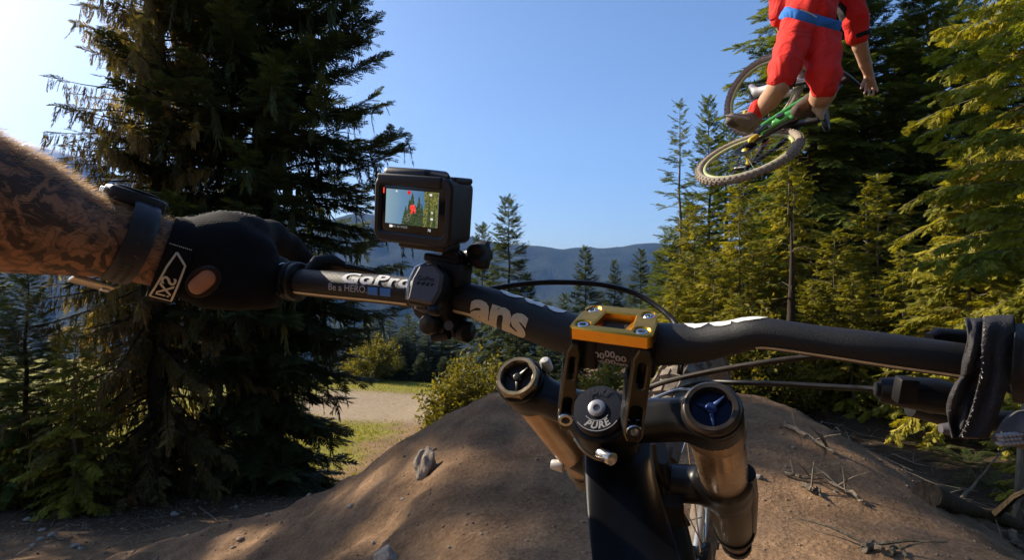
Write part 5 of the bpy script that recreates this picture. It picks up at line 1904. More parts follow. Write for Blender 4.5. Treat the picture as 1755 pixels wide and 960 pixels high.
hw_ = PX(40, .484) / 2
fm_ = MB()
def stroke(pts, w):
    """a printed line of width w through (t, h) points"""
    R_ = PX(63, .484)
    dense = []
    for (a, b) in zip(pts[:-1], pts[1:]):
        for k in range(6): dense.append((a[0] + (b[0] - a[0]) * k / 6, a[1] + (b[1] - a[1]) * k / 6))
    dense.append(pts[-1])
    vs = []
    for i, p in enumerate(dense):
        a, b = dense[max(0, i - 1)], dense[min(len(dense) - 1, i + 1)]
        dx, dy = (b[0] - a[0]) * R_, b[1] - a[1]
        l = math.hypot(dx, dy) or 1
        ox, oy = -dy / l * w / 2, dx / l * w / 2
        vs += [on_cuff(p[0] + ox / R_, p[1] + oy), on_cuff(p[0] - ox / R_, p[1] - oy)]
    fm_.add(vs, [(2 * i, 2 * i + 1, 2 * i + 3, 2 * i + 2) for i in range(len(dense) - 1)])


lo2, hi2 = -hw_ * .78, hw_ * .78
stroke([(1.12, lo2), (.95, lo2 * .95), (.2, lo2 * .55), (-.15, lo2 * .15)], .0016)
stroke([(1.12, lo2), (1.12, hi2), (.55, hi2), (.08, hi2 * .98), (-.15, lo2 * .15)], .0016)
fm_.build('logo_frame', M_PRINTL, cuff, smooth=False)
lettering('iXS', lambda x, y: on_cuff(.70 - x / PX(63, .484), y), M_PRINTL, cuff, size=.0150, offset=.0002, space=.9, subdiv=2)
# row of stitches and the padded palm opening with skin showing through
sb_ = MB()
for k in range(12):
    sb_.lathe(on_cuff(-.30, lo2 + (hi2 - lo2) * k / 11, .0002), Vector((.2, -1, 0)), [(.0005, 0), (.0004, .0006), (0, .0007)], 6)
sb_.build('stitch', M_PRINTL, cuff)
pc = P(342, 486, .433)
Mp = frame(pc, Vector((.8, -.2, .55)), Vector((.15, -1, -.12)))
op = body('palm_opening', [cap(Mp @ Vector((-.007, 0, -.006)), Mp @ Vector((.007, 0, -.006)), .0078, .0078, (Mp.to_3x3() @ Vector((0, 0, 1)), 1.5))], .003, .0016, M_PINK, wearer, relax=2)
rg = MB()
rg.tube([Mp @ Vector((math.cos(a) * .0142, math.sin(a) * .0088, -.0048)) for a in [2 * math.pi * k / 40 for k in range(41)]], .0022, 8, caps=False)
rg.build('opening_hem', mesh_fabric('glove_palm', (.02, .014, .012), (.05, .034, .028), 300), wearer)
# ventilated back panels and raised print on top of the hand
gm_ = bpy.data.objects['glove'].data
def glove_top(px, d):
    """highest glove point under a photo column near distance d"""
    best = None
    for v in gm_.vertices:
        w = Vector(v.co) + world_origin(wearer)
        x = 877.5 + w.x / w.y * FPX
        if abs(x - px) < 5 and abs(w.y - d) < .012:
            if best is None or w.z > best.z: best = w
    return best


lm_ = MB()
for i in range(22):
    for j in range(5):
        t = glove_top(288 + i * 7 + (j % 2) * 3, .496 + .008 * j + i * .0012)
        if t is not None: lm_.lathe(t + Vector((0, -.0003, -.0004)), Vector((0, -.35, 1)), [(.0012, -.001), (.0011, .0008), (0, .0012)], 6)
if lm_.v: lm_.build('knuckle_dot', simple('raised_dot', (.18, .165, .15), .5), wearer, kind='stuff')
ps = MB()
for i, (a, b) in enumerate(((282, 300), (303, 318), (321, 336))):
    q = [glove_top(a, .488), glove_top(b, .491), glove_top(b, .503), glove_top(a, .500)]
    if all(v is not None for v in q):
        up = Vector((0, -.0008, .0012))
        ps.add([v + up for v in q] + [v - up for v in q], [(0, 1, 2, 3), (0, 4, 5, 1), (1, 5, 6, 2), (2, 6, 7, 3), (3, 7, 4, 0)])
if ps.v: ps.build('raised_print', simple('grey_print_rubber', (.40, .38, .36), .5), wearer, smooth=False)

# backlit hair along the arm
hr = np.random.default_rng(9)
am = arm.data
nv = len(am.vertices)
co = np.zeros(nv * 3, np.float32); am.vertices.foreach_get('co', co); co = co.reshape(-1, 3) + np.array(world_origin(wearer))
no = np.zeros(nv * 3, np.float32); am.vertices.foreach_get('normal', no); no = no.reshape(-1, 3)
pxv = 877.5 + co[:, 0] / co[:, 1] * FPX
ok = np.where((pxv > -80) & (pxv < 282) & (co[:, 1] > .2) & (no[:, 2] > -.35))[0]
wt = np.where(no[ok, 2] > .5, 1.0, .06)
if no[ok, 2].mean() < 0: print('normals inward')
pick = hr.choice(ok, 6800, p=wt / wt.sum())
axv = np.array((ARM[5][0] - ARM[2][0]).normalized())
HV, HF = [], []
for i, k in enumerate(pick):
    n_ = no[k] / np.linalg.norm(no[k])
    p = co[k] + hr.normal(0, .0022, 3); p -= n_ * (n_ @ (p - co[k])) * 1.0
    d = n_ * hr.uniform(.25, .75) + axv * hr.uniform(.3, 1.1) + hr.normal(0, .28, 3)
    d /= np.linalg.norm(d)
    ln = hr.uniform(.0045, .0115)
    s = np.cross(d, n_ + hr.normal(0, .3, 3)); s /= np.linalg.norm(s); s *= .00011
    mid = p + d * ln * .55; tip = p + d * ln - np.array([0, 0, .12 * ln]) + axv * .1 * ln
    b = len(HV)
    HV += [p - s, p + s, mid + s * .8, mid - s * .8, tip]
    HF += [(b, b + 1, b + 2), (b, b + 2, b + 3), (b + 3, b + 2, b + 4)]
hme = np_mesh('arm_hair', np.array(HV) - np.array(world_origin(wearer)), tris=np.array(HF))
hairm, hnt, hbs = mat_new('blond_hair')
hbs.inputs['Base Color'].default_value = (.55, .37, .22, 1); hbs.inputs['Roughness'].default_value = .4
htr = N(hnt, 'ShaderNodeBsdfTranslucent'); htr.inputs[0].default_value = (.80, .58, .36, 1)
hmx = N(hnt, 'ShaderNodeMixShader'); hmx.inputs[0].default_value = .5
hnt.links.new(hbs.outputs[0], hmx.inputs[1]); hnt.links.new(htr.outputs[0], hmx.inputs[2]); hnt.links.new(hmx.outputs[0], hnt.nodes['Material Output'].inputs['Surface'])
link('arm_hair', hme, hairm, wearer, kind='stuff')

# the rest of the wearer behind the camera: chest, thighs and shoes on the pedals
bd = [cap((-.20, -.22, CZ - .06), (.20, -.22, CZ - .06), .10, .10), cap((0, -.24, CZ - .08), (0, -.42, CZ - .52), .17, .17), cap((-.10, -.42, CZ - .56), (.10, -.42, CZ - .56), .14, .14)]
body('jersey', bd, .06, .02, mesh_fabric('dark_jersey', (.02, .02, .022), (.04, .04, .042), 200), wearer)
tg = []
for sd in (-1, 1):
    tg += [cap((.10 * sd, -.42, CZ - .58), (.20 * sd, -.02, CZ - .78), .10, .075), cap((.20 * sd, -.02, CZ - .78), (.14 * sd, -.26, CZ - 1.12), .07, .045)]
body('trousers', tg, .03, .02, mesh_fabric('dark_trousers', (.015, .015, .017), (.03, .03, .032), 200), wearer)
body('helmet', [cap((0, -.20, CZ + .24), (0, -.26, CZ + .26), .135, .14)], .02, .016, M_BLACK, wearer)
body('neck', [cap((0, -.22, CZ + .02), (0, -.22, CZ + .16), .06, .06)], .02, .016, M_SKIN, wearer)

# wristwatch
watch = thing('wristwatch', 'bulky black rubber wristwatch strapped above the glove cuff', 'watch', P(225, 410, .462))
wax = (P(262, 430, .475) - P(196, 412, .455)).normalized() + Vector((.0, 0, -.06))
M_WATCH = simple('watch_rubber', (.012, .012, .018), .42, 0, 200, .3, .1, .0004)
strap, wsf = band_on_arm('strap', P(222, 414, .462), wax, PX(60, .462), PX(69, .462), Vector((.3, -1, .05)), PX(40, .462), .0026, M_WATCH, watch, nw=6)
wd = -1 if wsf(math.pi / 2, 0).z > wsf(-math.pi / 2, 0).z else 1
hp = MB()
for k in range(7):
    for j in (-1, 1):
        t = .50 + k * .105
        p0 = wsf(wd * t, .0045 * j, .0002); p1 = wsf(wd * (t + .045), .0045 * j, .0002)
        q0 = wsf(wd * t, .0015 * j, .0002); q1 = wsf(wd * (t + .045), .0015 * j, .0002)
        hp.add([p0, p1, q1, q0], [(0, 1, 2, 3)])
hp.build('strap_hole', M_HOLE, strap, smooth=False)
topc = wsf(-wd * 1.50, 0, .0)
MWt = frame(topc + Vector((-.014, .004, .001)), Vector(wax).normalized() + Vector((0, 0, .05)), Vector((.16, -.05, 1)))
case = MB().prism(MWt, [(-.021, -.013), (-.014, -.019), (.014, -.019), (.021, -.013), (.021, .013), (.014, .019), (-.014, .019), (-.021, .013)], -.004, .0075).build('case', M_WATCH, watch, bevel=.0022)
MB().lathe(MWt @ Vector((0, 0, .0074)), MWt.to_3x3() @ Vector((0, 0, 1)), [(.0165, 0), (.0165, .0020), (.0142, .0026), (.0138, .0012), (0, .0012)], 36).build('bezel', M_BLACK, case)
for k in range(3):
    rbox(MWt, (-.024, -.010 + .0075 * k, -.001), (-.0205, -.0055 + .0075 * k, .004), .0008, 'button', M_CHROME, case)
bw = wsf(wd * 1.58, 0, .001)
Mb = frame(bw + Vector((-.012, 0, 0)), Vector(wax), Vector((0, -.25, -1)))
rbox(Mb, (-.017, -.010, -.001), (.012, .010, .0028), .0012, 'buckle', simple('buckle_steel', (.55, .46, .34), .35, .9, 90, .15), watch)
rbox(Mb, (.004, -.004, .0024), (.010, .004, .0048), .0008, 'buckle_pin', M_CHROME, watch)

# ------------------------------------------------------------------ the rider in the air
RD = 3.5
def fabric(name, c, scale=40, var=.18):
    m, nt, b = mat_new(name)
    L = nt.links
    tc = N(nt, 'ShaderNodeTexCoord')
    n1 = noise(nt, 6, 2, .45, tc.outputs['Object'], 1.6)
    n2 = noise(nt, 420, 2, .5, tc.outputs['Object'])
    r = ramp(nt, n2.outputs[0], [(.3, [q * (1 - var) for q in c]), (.7, [min(1, q * (1 + var)) for q in c])])
    L.new(r.outputs[0], b.inputs['Base Color'])
    b.inputs['Roughness'].default_value = .75
    b.inputs['Specular IOR Level'].default_value = .2
    s1 = N(nt, 'ShaderNodeMath', operation='MULTIPLY_ADD'); s1.inputs[1].default_value = .04
    L.new(n2.outputs[0], s1.inputs[0]); L.new(n1.outputs[0], s1.inputs[2])
    bump(nt, b, s1.outputs[0], .6, .07)
    return m


M_RED = fabric('red_cloth', (.76, .032, .022))
M_RED2 = fabric('deep_red_cloth', (.70, .028, .020))
M_BLUEC = fabric('blue_cloth', (.035, .19, .60))
M_BLKC = fabric('black_cloth_band', (.014, .013, .015))
M_SHOE = simple('dusty_shoe', (.20, .155, .11), .8, 0, 60, .3, .3, .003)
M_SHOEP = simple('pale_shoe', (.46, .42, .36), .7, 0, 60, .2, .2, .003)
M_SOLE = simple('shoe_sole', (.09, .068, .05), .85, 0, 90, .4, .4, .003)

rider = thing('person', 'airborne rider in red jersey and red shorts seen from behind', 'person', P(1385, 45, RD))


def seqp(out, seq, flat=None):
    for i in range(len(seq) - 1):
        (x0, y0, d0, r0), (x1, y1, d1, r1) = seq[i], seq[i + 1]
        out.append(cap(P(x0, y0, d0), P(x1, y1, d1), PX(r0, d0), PX(r1, d1), flat))


sk = []
# legs: thigh, knee, calf, ankle
seqp(sk, [(1362, 56, 3.50, 20), (1343, 128, 3.34, 17), (1336, 146, 3.34, 18), (1318, 172, 3.46, 16.5), (1300, 192, 3.55, 11), (1291, 203, 3.58, 10)])
seqp(sk, [(1406, 60, 3.52, 20), (1411, 140, 3.36, 18), (1410, 160, 3.40, 20), (1403, 178, 3.60, 17), (1397, 190, 3.72, 11)])
seqp(sk, [(1386, 34, 3.52, 28), (1392, -40, 3.62, 32), (1398, -95, 3.80, 38)], ((0, 1, .3), 1.25))
# neck and head
seqp(sk, [(1400, -105, 3.84, 16), (1402, -138, 3.92, 15)])
seqp(sk, [(1402, -150, 3.95, 22), (1403, -172, 3.97, 25)])
# arms
seqp(sk, [(1440, -92, 3.76, 16), (1466, 10, 3.66, 13.5), (1470, 40, 3.66, 12.5), (1474, 78, 3.70, 11.8), (1483, 108, 3.76, 9.5), (1489, 127, 3.80, 7.2), (1490, 136, 3.81, 8)])
seqp(sk, [(1356, -92, 3.74, 16), (1338, 0, 3.66, 13), (1337, 30, 3.70, 12), (1360, 90, 3.95, 9), (1392, 118, 4.02, 7.5)])
# right hand: palm, four fingers, thumb
seqp(sk, [(1489, 132, 3.81, 8.0), (1492, 141, 3.82, 8.6)], ((0, 1, 0), 1.5))
for (x, x2, y2, dd) in ((1485, 1481.5, 160, 0), (1490, 1489, 164, .02), (1495, 1497, 162, .03), (1499, 1504, 156, .03)):
    seqp(sk, [(x, 142, 3.82 + dd, 2.5), ((x + x2) / 2 + .8, 152, 3.82 + dd, 2.3), (x2, y2, 3.80 + dd, 1.9)])
seqp(sk, [(1484, 134, 3.80, 3.2), (1478, 144, 3.78, 2.6), (1476, 151, 3.77, 2.1)])
body('body', sk, .008, .0068, M_SKIN, rider, relax=1)

# shorts
sh = []
seqp(sh, [(1367, 46, 3.51, 29), (1357, 80, 3.44, 28), (1345, 116, 3.36, 26), (1338, 138, 3.34, 22)])
seqp(sh, [(1407, 52, 3.52, 29), (1410, 90, 3.45, 29), (1412, 126, 3.38, 27), (1412, 148, 3.36, 22)])
seqp(sh, [(1378, 38, 3.53, 33), (1398, 42, 3.53, 33)])


def shorts_cut(Q, D):
    # waist and hems end as clean edges; soft folds in the cloth
    zpx = 480 - (Q[:, 2] - CZ) / Q[:, 1] * FPX
    xpx = 877.5 + Q[:, 0] / Q[:, 1] * FPX
    hem = np.where(xpx < 1374, 152 + .35 * (xpx - 1340) * .9, 166 - .02 * (xpx - 1410))
    waist = 26 + .28 * (xpx - 1342)
    D = D - .004 * np.sin(Q[:, 2] * 38 + Q[:, 0] * 22 + 2 * np.sin(Q[:, 0] * 15)) - .003 * np.sin(Q[:, 0] * 60 - Q[:, 2] * 30)
    D = np.maximum(D, (zpx - hem) * RD / FPX)
    return np.maximum(D, (waist - zpx) * RD / FPX)


body('shorts', sh, .016, .0080, M_RED, rider, extra=shorts_cut, relax=1)
kb = []
seqp(kb, [(1343, 136, 3.34, 20.5), (1338, 143, 3.34, 19)])
seqp(kb, [(1412, 150, 3.375, 21), (1411, 156, 3.39, 19.5)])
body('knee_pad', kb[:1], .01, .008, M_BLKC, rider)
body('knee_pad', kb[1:], .01, .008, M_BLKC, rider)
# blue waistband
wbp = []
seqp(wbp, [(1372, 36, 3.53, 36), (1402, 43, 3.53, 36)])


def waist_cut(Q, D):
    zpx = 480 - (Q[:, 2] - CZ) / Q[:, 1] * FPX
    xpx = 877.5 + Q[:, 0] / Q[:, 1] * FPX
    t = .28 * (xpx - 1342)
    sag = 7 * np.sin(np.clip((xpx - 1345) / 85, 0, 1) * math.pi)
    D = np.maximum(D, (zpx - (34 + t + sag)) * RD / FPX)
    return np.maximum(D, (8 + t - zpx) * RD / FPX)


body('waistband', wbp, .02, .0075, M_BLUEC, rider, extra=waist_cut)
# jersey: trunk and sleeves
js = []
seqp(js, [(1388, 26, 3.53, 41), (1394, -30, 3.60, 42), (1400, -90, 3.78, 43)], ((0, 1, .3), 1.1))
seqp(js, [(1362, -95, 3.76, 26), (1438, -95, 3.78, 26)])
seqp(js, [(1440, -90, 3.77, 24), (1458, -20, 3.68, 22), (1466, 30, 3.66, 19), (1471, 62, 3.68, 17.5)])
seqp(js, [(1358, -90, 3.75, 24), (1344, -20, 3.66, 21), (1339, 20, 3.67, 18), (1342, 44, 3.74, 16)])


def jersey_cut(Q, D):
    zpx = 480 - (Q[:, 2] - CZ) / Q[:, 1] * FPX
    xpx = 877.5 + Q[:, 0] / Q[:, 1] * FPX
    core = (xpx > 1352) & (xpx < 1447)
    t = 20 + .33 * (xpx - 1345) - 4 * np.sin((xpx - 1345) * .09)
    D = D - .004 * np.sin(Q[:, 2] * 34 + Q[:, 0] * 30) - .004 * np.sin(Q[:, 0] * 70 + Q[:, 2] * 14)
    D = np.where(core, np.maximum(D, (zpx - t) * RD / FPX), D)
    D = np.maximum(D, np.where(xpx > 1440, (zpx + .32 * (xpx - 1470) - 75) * RD / FPX, -1))
    return np.maximum(D, np.where(xpx < 1355, (zpx - 46) * RD / FPX, -1))


body('jersey', js, .035, .0085, M_RED2, rider, extra=jersey_cut, relax=1)


def sleeve_band(x0, y0, d0, x1, y1, d1, r0, r1, name='sleeve_band'):
    MB().tube([P(x0, y0, d0), P(x1, y1, d1)], [PX(r0, d0), PX(r1, d1)], 20).build(name, M_BLKC, rider, bevel=.004)


sleeve_band(1470.0, 57, 3.68, 1471.8, 65, 3.685, 19.2, 18.8)
sleeve_band(1458, 5, 3.685, 1464, 33, 3.665, 22.4, 20.5)
sleeve_band(1343, 6, 3.665, 1341, 26, 3.67, 20.8, 19.6)
# hem tag: pale streak of the jersey's tail
MB().tube([Vector(p) for p in cr([P(1372, 16, 3.355), P(1386, 21, 3.35), P(1400, 29, 3.352)], 10)], [.004] * 10, 6, flat=(1, .4)).build('hem_print', M_PRINTL, rider)
# helmet
hl = []
seqp(hl, [(1402, -166, 3.96, 30), (1403, -182, 3.98, 31)])
hm_ = body('helmet', hl, .02, .009, M_RED2, rider, extra=lambda Q, D: np.maximum(D, ((480 - (Q[:, 2] - CZ) / Q[:, 1] * FPX) + 152) * RD / FPX))
# socks and shoes
so = []
seqp(so, [(1299, 184, 3.525, 13.5), (1289, 205, 3.57, 12.5)])
body('sock', so, .01, .006, M_RED, rider)
s1_ = []
seqp(s1_, [(1289, 204, 3.57, 15), (1274, 210, 3.50, 14), (1255, 205, 3.42, 11)])
seqp(s1_, [(1289, 207, 3.58, 15), (1284, 216, 3.56, 12)])
shoe = body('shoe', s1_, .018, .007, M_SHOE, rider, relax=1)
s1b = []
seqp(s1b, [(1287, 217, 3.56, 10.5), (1272, 217, 3.50, 10.5), (1252, 210, 3.41, 8.5)], ((.3, .2, 1), 1.7))
body('shoe_sole', s1b, .012, .006, M_SOLE, rider)
MB().tube([Vector(p) for p in cr([P(1243, 198, 3.36), P(1262, 200, 3.34), P(1284, 203, 3.40)], 10)], [.006, .008, .009, .009, .009, .009, .008, .008, .007, .005], 8).build('shoe_trim', M_SHOEP, rider)
s2_ = []
seqp(s2_, [(1388, 180, 3.60, 17), (1378, 186, 3.56, 15), (1368, 190, 3.54, 12)])
seqp(s2_, [(1390, 174, 3.58, 15), (1392, 188, 3.6, 13)])
body('shoe', s2_, .018, .007, simple('brown_shoe', (.075, .055, .042), .8, 0, 60, .3, .3, .003), rider, relax=1)
s3_ = []
seqp(s3_, [(1401, 172, 3.50, 5), (1408, 184, 3.49, 8), (1411, 192, 3.50, 5)])
seqp(s3_, [(1396, 186, 3.50, 5), (1406, 196, 3.49, 5), (1410, 203, 3.50, 3)])
body('shoe_heel', s3_, .012, .005, M_SHOEP, rider)

# ------------------------------------------------------------------ the bike in the air
RA = P(1281, 268, 3.68)                       # rear axle
Fv = Vector((.404, .717, .567)).normalized()  # forward
Nv = Vector((-.459, -.400, .794)); Nv = (Nv - Fv * Nv.dot(Fv)).normalized()   # its left side, turned up
Uv = Fv.cross(Nv)
if Uv.x < 0: Uv = -Uv
MBK2 = Matrix((Fv, Nv, Uv)).transposed().to_4x4(); MBK2.translation = RA
abike = thing('mountain_bike', 'airborne green and black mountain bike laid over sideways under the red rider', 'bicycle', RA)


def L3(x, y, z): return MBK2 @ Vector((x, y, z))


M_GREEN = simple('green_frame', (.055, .33, .045), .35, 0, 20, .2, coat=.3)
M_BLKF = simple('black_frame', (.016, .017, .018), .35, 0, 30, .3)
M_WHITEF = simple('white_fork', (.75, .74, .71), .4)
M_LIME = simple('lime_rim', (.42, .46, .20), .45, 0, 60, .3)
M_YEL = simple('yellow_pedal', (.62, .50, .03), .4)


def air_wheel(M, name, rotor=True):
    w = tyre_mesh(M, .316, .026, 72, 14).build(name, M_TYRE2, abike)
    tread_mesh(M, .316, .025, 56, rows=((-1.0, 1), (-.4, 0), (.4, 1), (1.0, 0)), sz=.0085, h=.0055).build('tread', M_TYRE2, w, smooth=False, kind='stuff')
    tyre_mesh(M, .278, .013, 64, 10).build('rim', M_LIME, w)
    o_ = M @ Vector((0, 0, 0)); ax_ = M.to_3x3() @ Vector((0, 0, 1))
    MB().lathe(o_, ax_, [(.012, -.06), (.026, -.045), (.014, -.03), (.014, .03), (.030, .045), (.012, .06)], 18).build('hub', M_YEL if rotor else M_BLKF, w)
    spokes(M, .024, .27, .038, w, M_CHROME if rotor else M_BLKF, 24, .0015)
    MB().lathe(o_ + ax_ * .05, ax_, [(.080, 0), (.080, .003), (.066, .003), (.066, 0)], 40).build('brake_rotor', M_BLKF, w)
    return w


M_TYRE2 = simple('pale_dusty_tyre', (.27, .225, .175), .9, 0, 50, .35, .3, .002)
MRW = Matrix((Fv, Uv, Nv)).transposed().to_4x4(); MRW.translation = RA
if MRW.to_3x3().determinant() < 0:
    MRW = Matrix((Uv, Fv, Nv)).transposed().to_4x4(); MRW.translation = RA
air_wheel(MRW, 'rear_wheel')
# steering: fork and front wheel turned
STA = (Fv * -.454 + Uv * .891).normalized()
ROT = Matrix.Rotation(math.radians(43), 3, STA)
HT = L3(.90, 0, .56)                           # top of the head tube
HB = HT - STA * .11
FA0 = L3(1.2, 0, 0)
FWC = HT + ROT @ (FA0 - HT)
n2 = ROT @ Nv
if abs(n2.y) < abs((Matrix.Rotation(math.radians(-43), 3, STA) @ Nv).y):
    ROT = Matrix.Rotation(math.radians(-43), 3, STA); FWC = HT + ROT @ (FA0 - HT); n2 = ROT @ Nv
shift = P(1313, 152, 4.28) - FWC
MFW = frame(FWC, ROT @ Fv, n2)
air_wheel(MFW, 'front_wheel', False)
fk = MB()
f2 = ROT @ Fv
for sd in (-1, 1):
    a0 = FWC + n2 * (.062 * sd); a1 = HB + n2 * (.062 * sd) + f2 * .03
    fk.tube([a0, a0.lerp(a1, .45)], [.028, .026], 14)
fk.tube([FWC.lerp(HB, .62) + n2 * .06 + f2 * .05, FWC.lerp(HB, .70) + f2 * .07, FWC.lerp(HB, .62) - n2 * .06 + f2 * .05], .020, 12)
fork = fk.build('fork', M_WHITEF, abike)
st2 = MB()
for sd in (-1, 1):
    a0 = FWC + n2 * (.062 * sd); a1 = HB + n2 * (.062 * sd) + f2 * .03
    st2.tube([a0.lerp(a1, .44), a1], [.019, .019], 12)
st2.tube([HB + n2 * .085 + f2 * .03, HB - n2 * .085 + f2 * .03], .026, 12)
st2.build('stanchion', M_BLKF, fork)
body('fork_dropout', [cap(FWC + n2 * .075, FWC + n2 * .075 + STA * .12, .034, .040), cap(FWC + n2 * .080 + STA * .12 - f2 * .02, FWC + n2 * .082 + STA * .15 + f2 * .06, .032, .022), cap(FWC + n2 * .08 - f2 * .01, FWC + n2 * .08 + f2 * .06 - STA * .03, .03, .024)], .02, .009, M_WHITEF, abike)
BB = (.43, 0, .015)
fr_ = MB()
fr_.tube([L3(.44, 0, .03), L3(.62, 0, .20), L3(.90, 0, .46)], [.026, .030, .032], 16)
fr_.build('down_tube', M_GREEN, abike)
fr2 = MB()
fr2.tube([L3(.30, 0, .36), L3(.60, 0, .46), L3(.90, 0, .54)], [.024, .028, .030], 14)
fr2.tube([HT, HB], [.032, .034], 14)
fr2.tube([L3(*BB), L3(.34, 0, .24), L3(.28, 0, .42)], [.036, .026, .020], 14)
fr2.build('main_frame', M_BLKF, abike)
sw = MB()
for sd in (-1, 1):
    sw.tube([L3(0, .07 * sd, 0), L3(.16, .06 * sd, .05), L3(.36, .035 * sd, .09)], [.014, .016, .022], 10)
    sw.tube([L3(0, .07 * sd, .0), L3(.18, .055 * sd, .18), L3(.34, .03 * sd, .29)], [.012, .013, .016], 10)
sw.build('swing_arm', M_BLKF, abike)
gr_ = MB()
for sd in (-1, 1):
    gr_.tube([L3(.12, .075 * sd, .10), L3(.26, .06 * sd, .20), L3(.42, .045 * sd, .30)], [.012, .018, .024], 10, flat=(1, .6))
gr_.build('rear_link', M_GREEN, abike)
body('linkage', [cap(L3(.38, .035, .20), L3(.52, .05, .40), .034, .026), cap(L3(.36, .04, .16), L3(.33, .05, .28), .026, .022), cap(L3(.45, .04, .30), L3(.43, .04, .18), .028, .026)], .02, .009, M_GREEN, abike)
MB().lathe(L3(.36, .075, .20), Nv, [(.030, 0), (.030, .012), (.018, .018), (0, .018)], 18).build('pivot_cap', M_BLKF, abike)
sp3 = MB()
p0, p1 = L3(.44, .03, .30), L3(.72, .02, .44)
sp3.tube([p0, p1], .020, 12)
shk = sp3.build('shock', M_BLKF, abike)
co_ = MB()
for k in range(9):
    c = p0.lerp(p1, .1 + .09 * k); d_ = (p1 - p0).normalized()
    Mq = frame(c, Nv, d_)
    co_.tube([Mq @ Vector((math.cos(a) * .030, math.sin(a) * .030, 0)) for a in [2 * math.pi * q / 18 for q in range(19)]], .006, 6, caps=False)
co_.build('coil', M_GREEN, shk)
MB().tube([L3(.28, 0, .42), L3(.26, 0, .45)], .014, 10).build('seat_post', M_BLKF, abike)
body('saddle', [cap(L3(.16, 0, .46), L3(.38, 0, .47), .05, .020, (Uv, 2.2))], .01, .008, M_BLKF, abike)
# bars
stm = HT + STA * .06
bm2 = MB().tube([Vector(p) for p in cr([stm + n2 * .34 - f2 * .05 + STA * .01, stm + n2 * .2 - f2 * .01 + STA * .01, stm + n2 * .05 + f2 * .03, stm - n2 * .05 + f2 * .03, stm - n2 * .2 - f2 * .01 + STA * .01, stm - n2 * .24 - f2 * .02 + STA * .01], 30)], .015, 12).build('handlebar', M_BLKF, abike)
MB().tube([HT, stm + f2 * .03], [.026, .022], 12).build('stem', M_BLKF, abike)
# cranks and pedals
cr_ = MB()
cr_.tube([L3(.43, .08, .015), L3(.265, .095, .005)], [.017, .014], 10)
cr_.tube([L3(.43, -.08, .015), L3(.595, -.095, .025)], [.017, .014], 10)
cr_.tube([L3(.43, -.085, .015), L3(.43, .085, .015)], .016, 10)
crank = cr_.build('crank', M_BLKF, abike)
MB().lathe(L3(.43, -.06, .015), -Nv, [(.080, 0), (.080, .004), (.060, .004), (.060, 0)], 32).build('chainring', M_BLKF, crank)
for (cx, sy, cz) in ((.265, 1, .005), (.595, -1, .025)):
    Mp2 = MBK2 @ Matrix.Translation((cx, sy * .155, cz))
    MB().box(Mp2, (-.052, -.050, -.008), (.052, .050, .008)).box(Mp2, (-.056, -.052, -.012), (-.044, .052, .012)).box(Mp2, (.044, -.052, -.012), (.056, .052, .012)).build('pedal', M_YEL, crank, bevel=.003)
# chain and derailleur
MB().tube([L3(0, -.05, -.03), L3(.06, -.055, -.09), L3(.43, -.06, -.065)], .006, 6).build('chain', M_BLKF, abike)
body('derailleur', [cap(L3(-.01, -.07, -.02), L3(.03, -.075, -.10), .018, .016)], .01, .008, M_BLKF, abike)
body('brake_caliper', [cap(L3(.05, .08, .04), L3(.10, .08, .07), .022, .018)], .01, .008, M_YEL, abike)

# ------------------------------------------------------------------ stones, sticks, log, turf
def rock_mat(name, c0, c1):
    m, nt, b = mat_new(name)
    L = nt.links
    tc = N(nt, 'ShaderNodeTexCoord')
    n1 = noise(nt, 7, 6, .65, tc.outputs['Object'])
    n2 = noise(nt, 70, 4, .6, tc.outputs['Object'])
    r = ramp(nt, n1.outputs[0], [(.3, c0), (.7, c1)])
    L.new(r.outputs[0], b.inputs['Base Color'])
    b.inputs['Roughness'].default_value = .92
    b.inputs['Specular IOR Level'].default_value = .15
    s1 = N(nt, 'ShaderNodeMath', operation='MULTIPLY_ADD'); s1.inputs[1].default_value = .3
    L.new(n2.outputs[0], s1.inputs[0]); L.new(n1.outputs[0], s1.inputs[2])
    bump(nt, b, s1.outputs[0], .6, .02)
    return m


M_ROCK = rock_mat('grey_rock', (.19, .150, .115), (.38, .32, .26))
M_ROCKP = rock_mat('pale_rock', (.26, .225, .18), (.46, .41, .34))
M_STICK = bark_mat('dry_wood', (.10, .080, .058), (.30, .25, .19), 20, 3)
M_STICKD = bark_mat('rotten_wood', (.045, .032, .022), (.15, .11, .075), 10, 2)


def rock_mesh(seed, n=2, rough=.28):
    bm = bmesh.new()
    bmesh.ops.create_icosphere(bm, subdivisions=n, radius=1)
    r = np.random.default_rng(seed)
    dirs = r.normal(0, 1, (9, 3)); dirs /= np.linalg.norm(dirs, axis=1)[:, None]
    lim = r.uniform(.55, .95, 9)
    for v in bm.verts:
        p = np.array(v.co)
        for d, l in zip(dirs, lim):
            q = p @ d
            if q > l: p = p - d * (q - l) * .85
        p *= 1 + rough * .35 * float(vnoise(np.array([p[0] * 2.2 + seed]), np.array([p[1] * 2.2 + p[2] * 1.7]), seed)[0])
        v.co = p
    me = bpy.data.meshes.new('stone')
    bm.to_mesh(me); bm.free()
    return me


ROCKS = [rock_mesh(40 + i) for i in range(6)]
BIGROCK = rock_mesh(61, 4, .5)


def hit(px, py):
    """where the ray through a photo pixel meets the ground"""
    lo, hi = 1.2, 60.0
    Y = np.geomspace(1.4, 60, 600)
    X = (px - 877.5) / FPX * Y
    g_ = ground_z(X, Y) + CZ
    k = int(np.argmax(CZ - (py - 480) / FPX * Y <= g_))
    return Vector((X[k], Y[k], g_[k]))


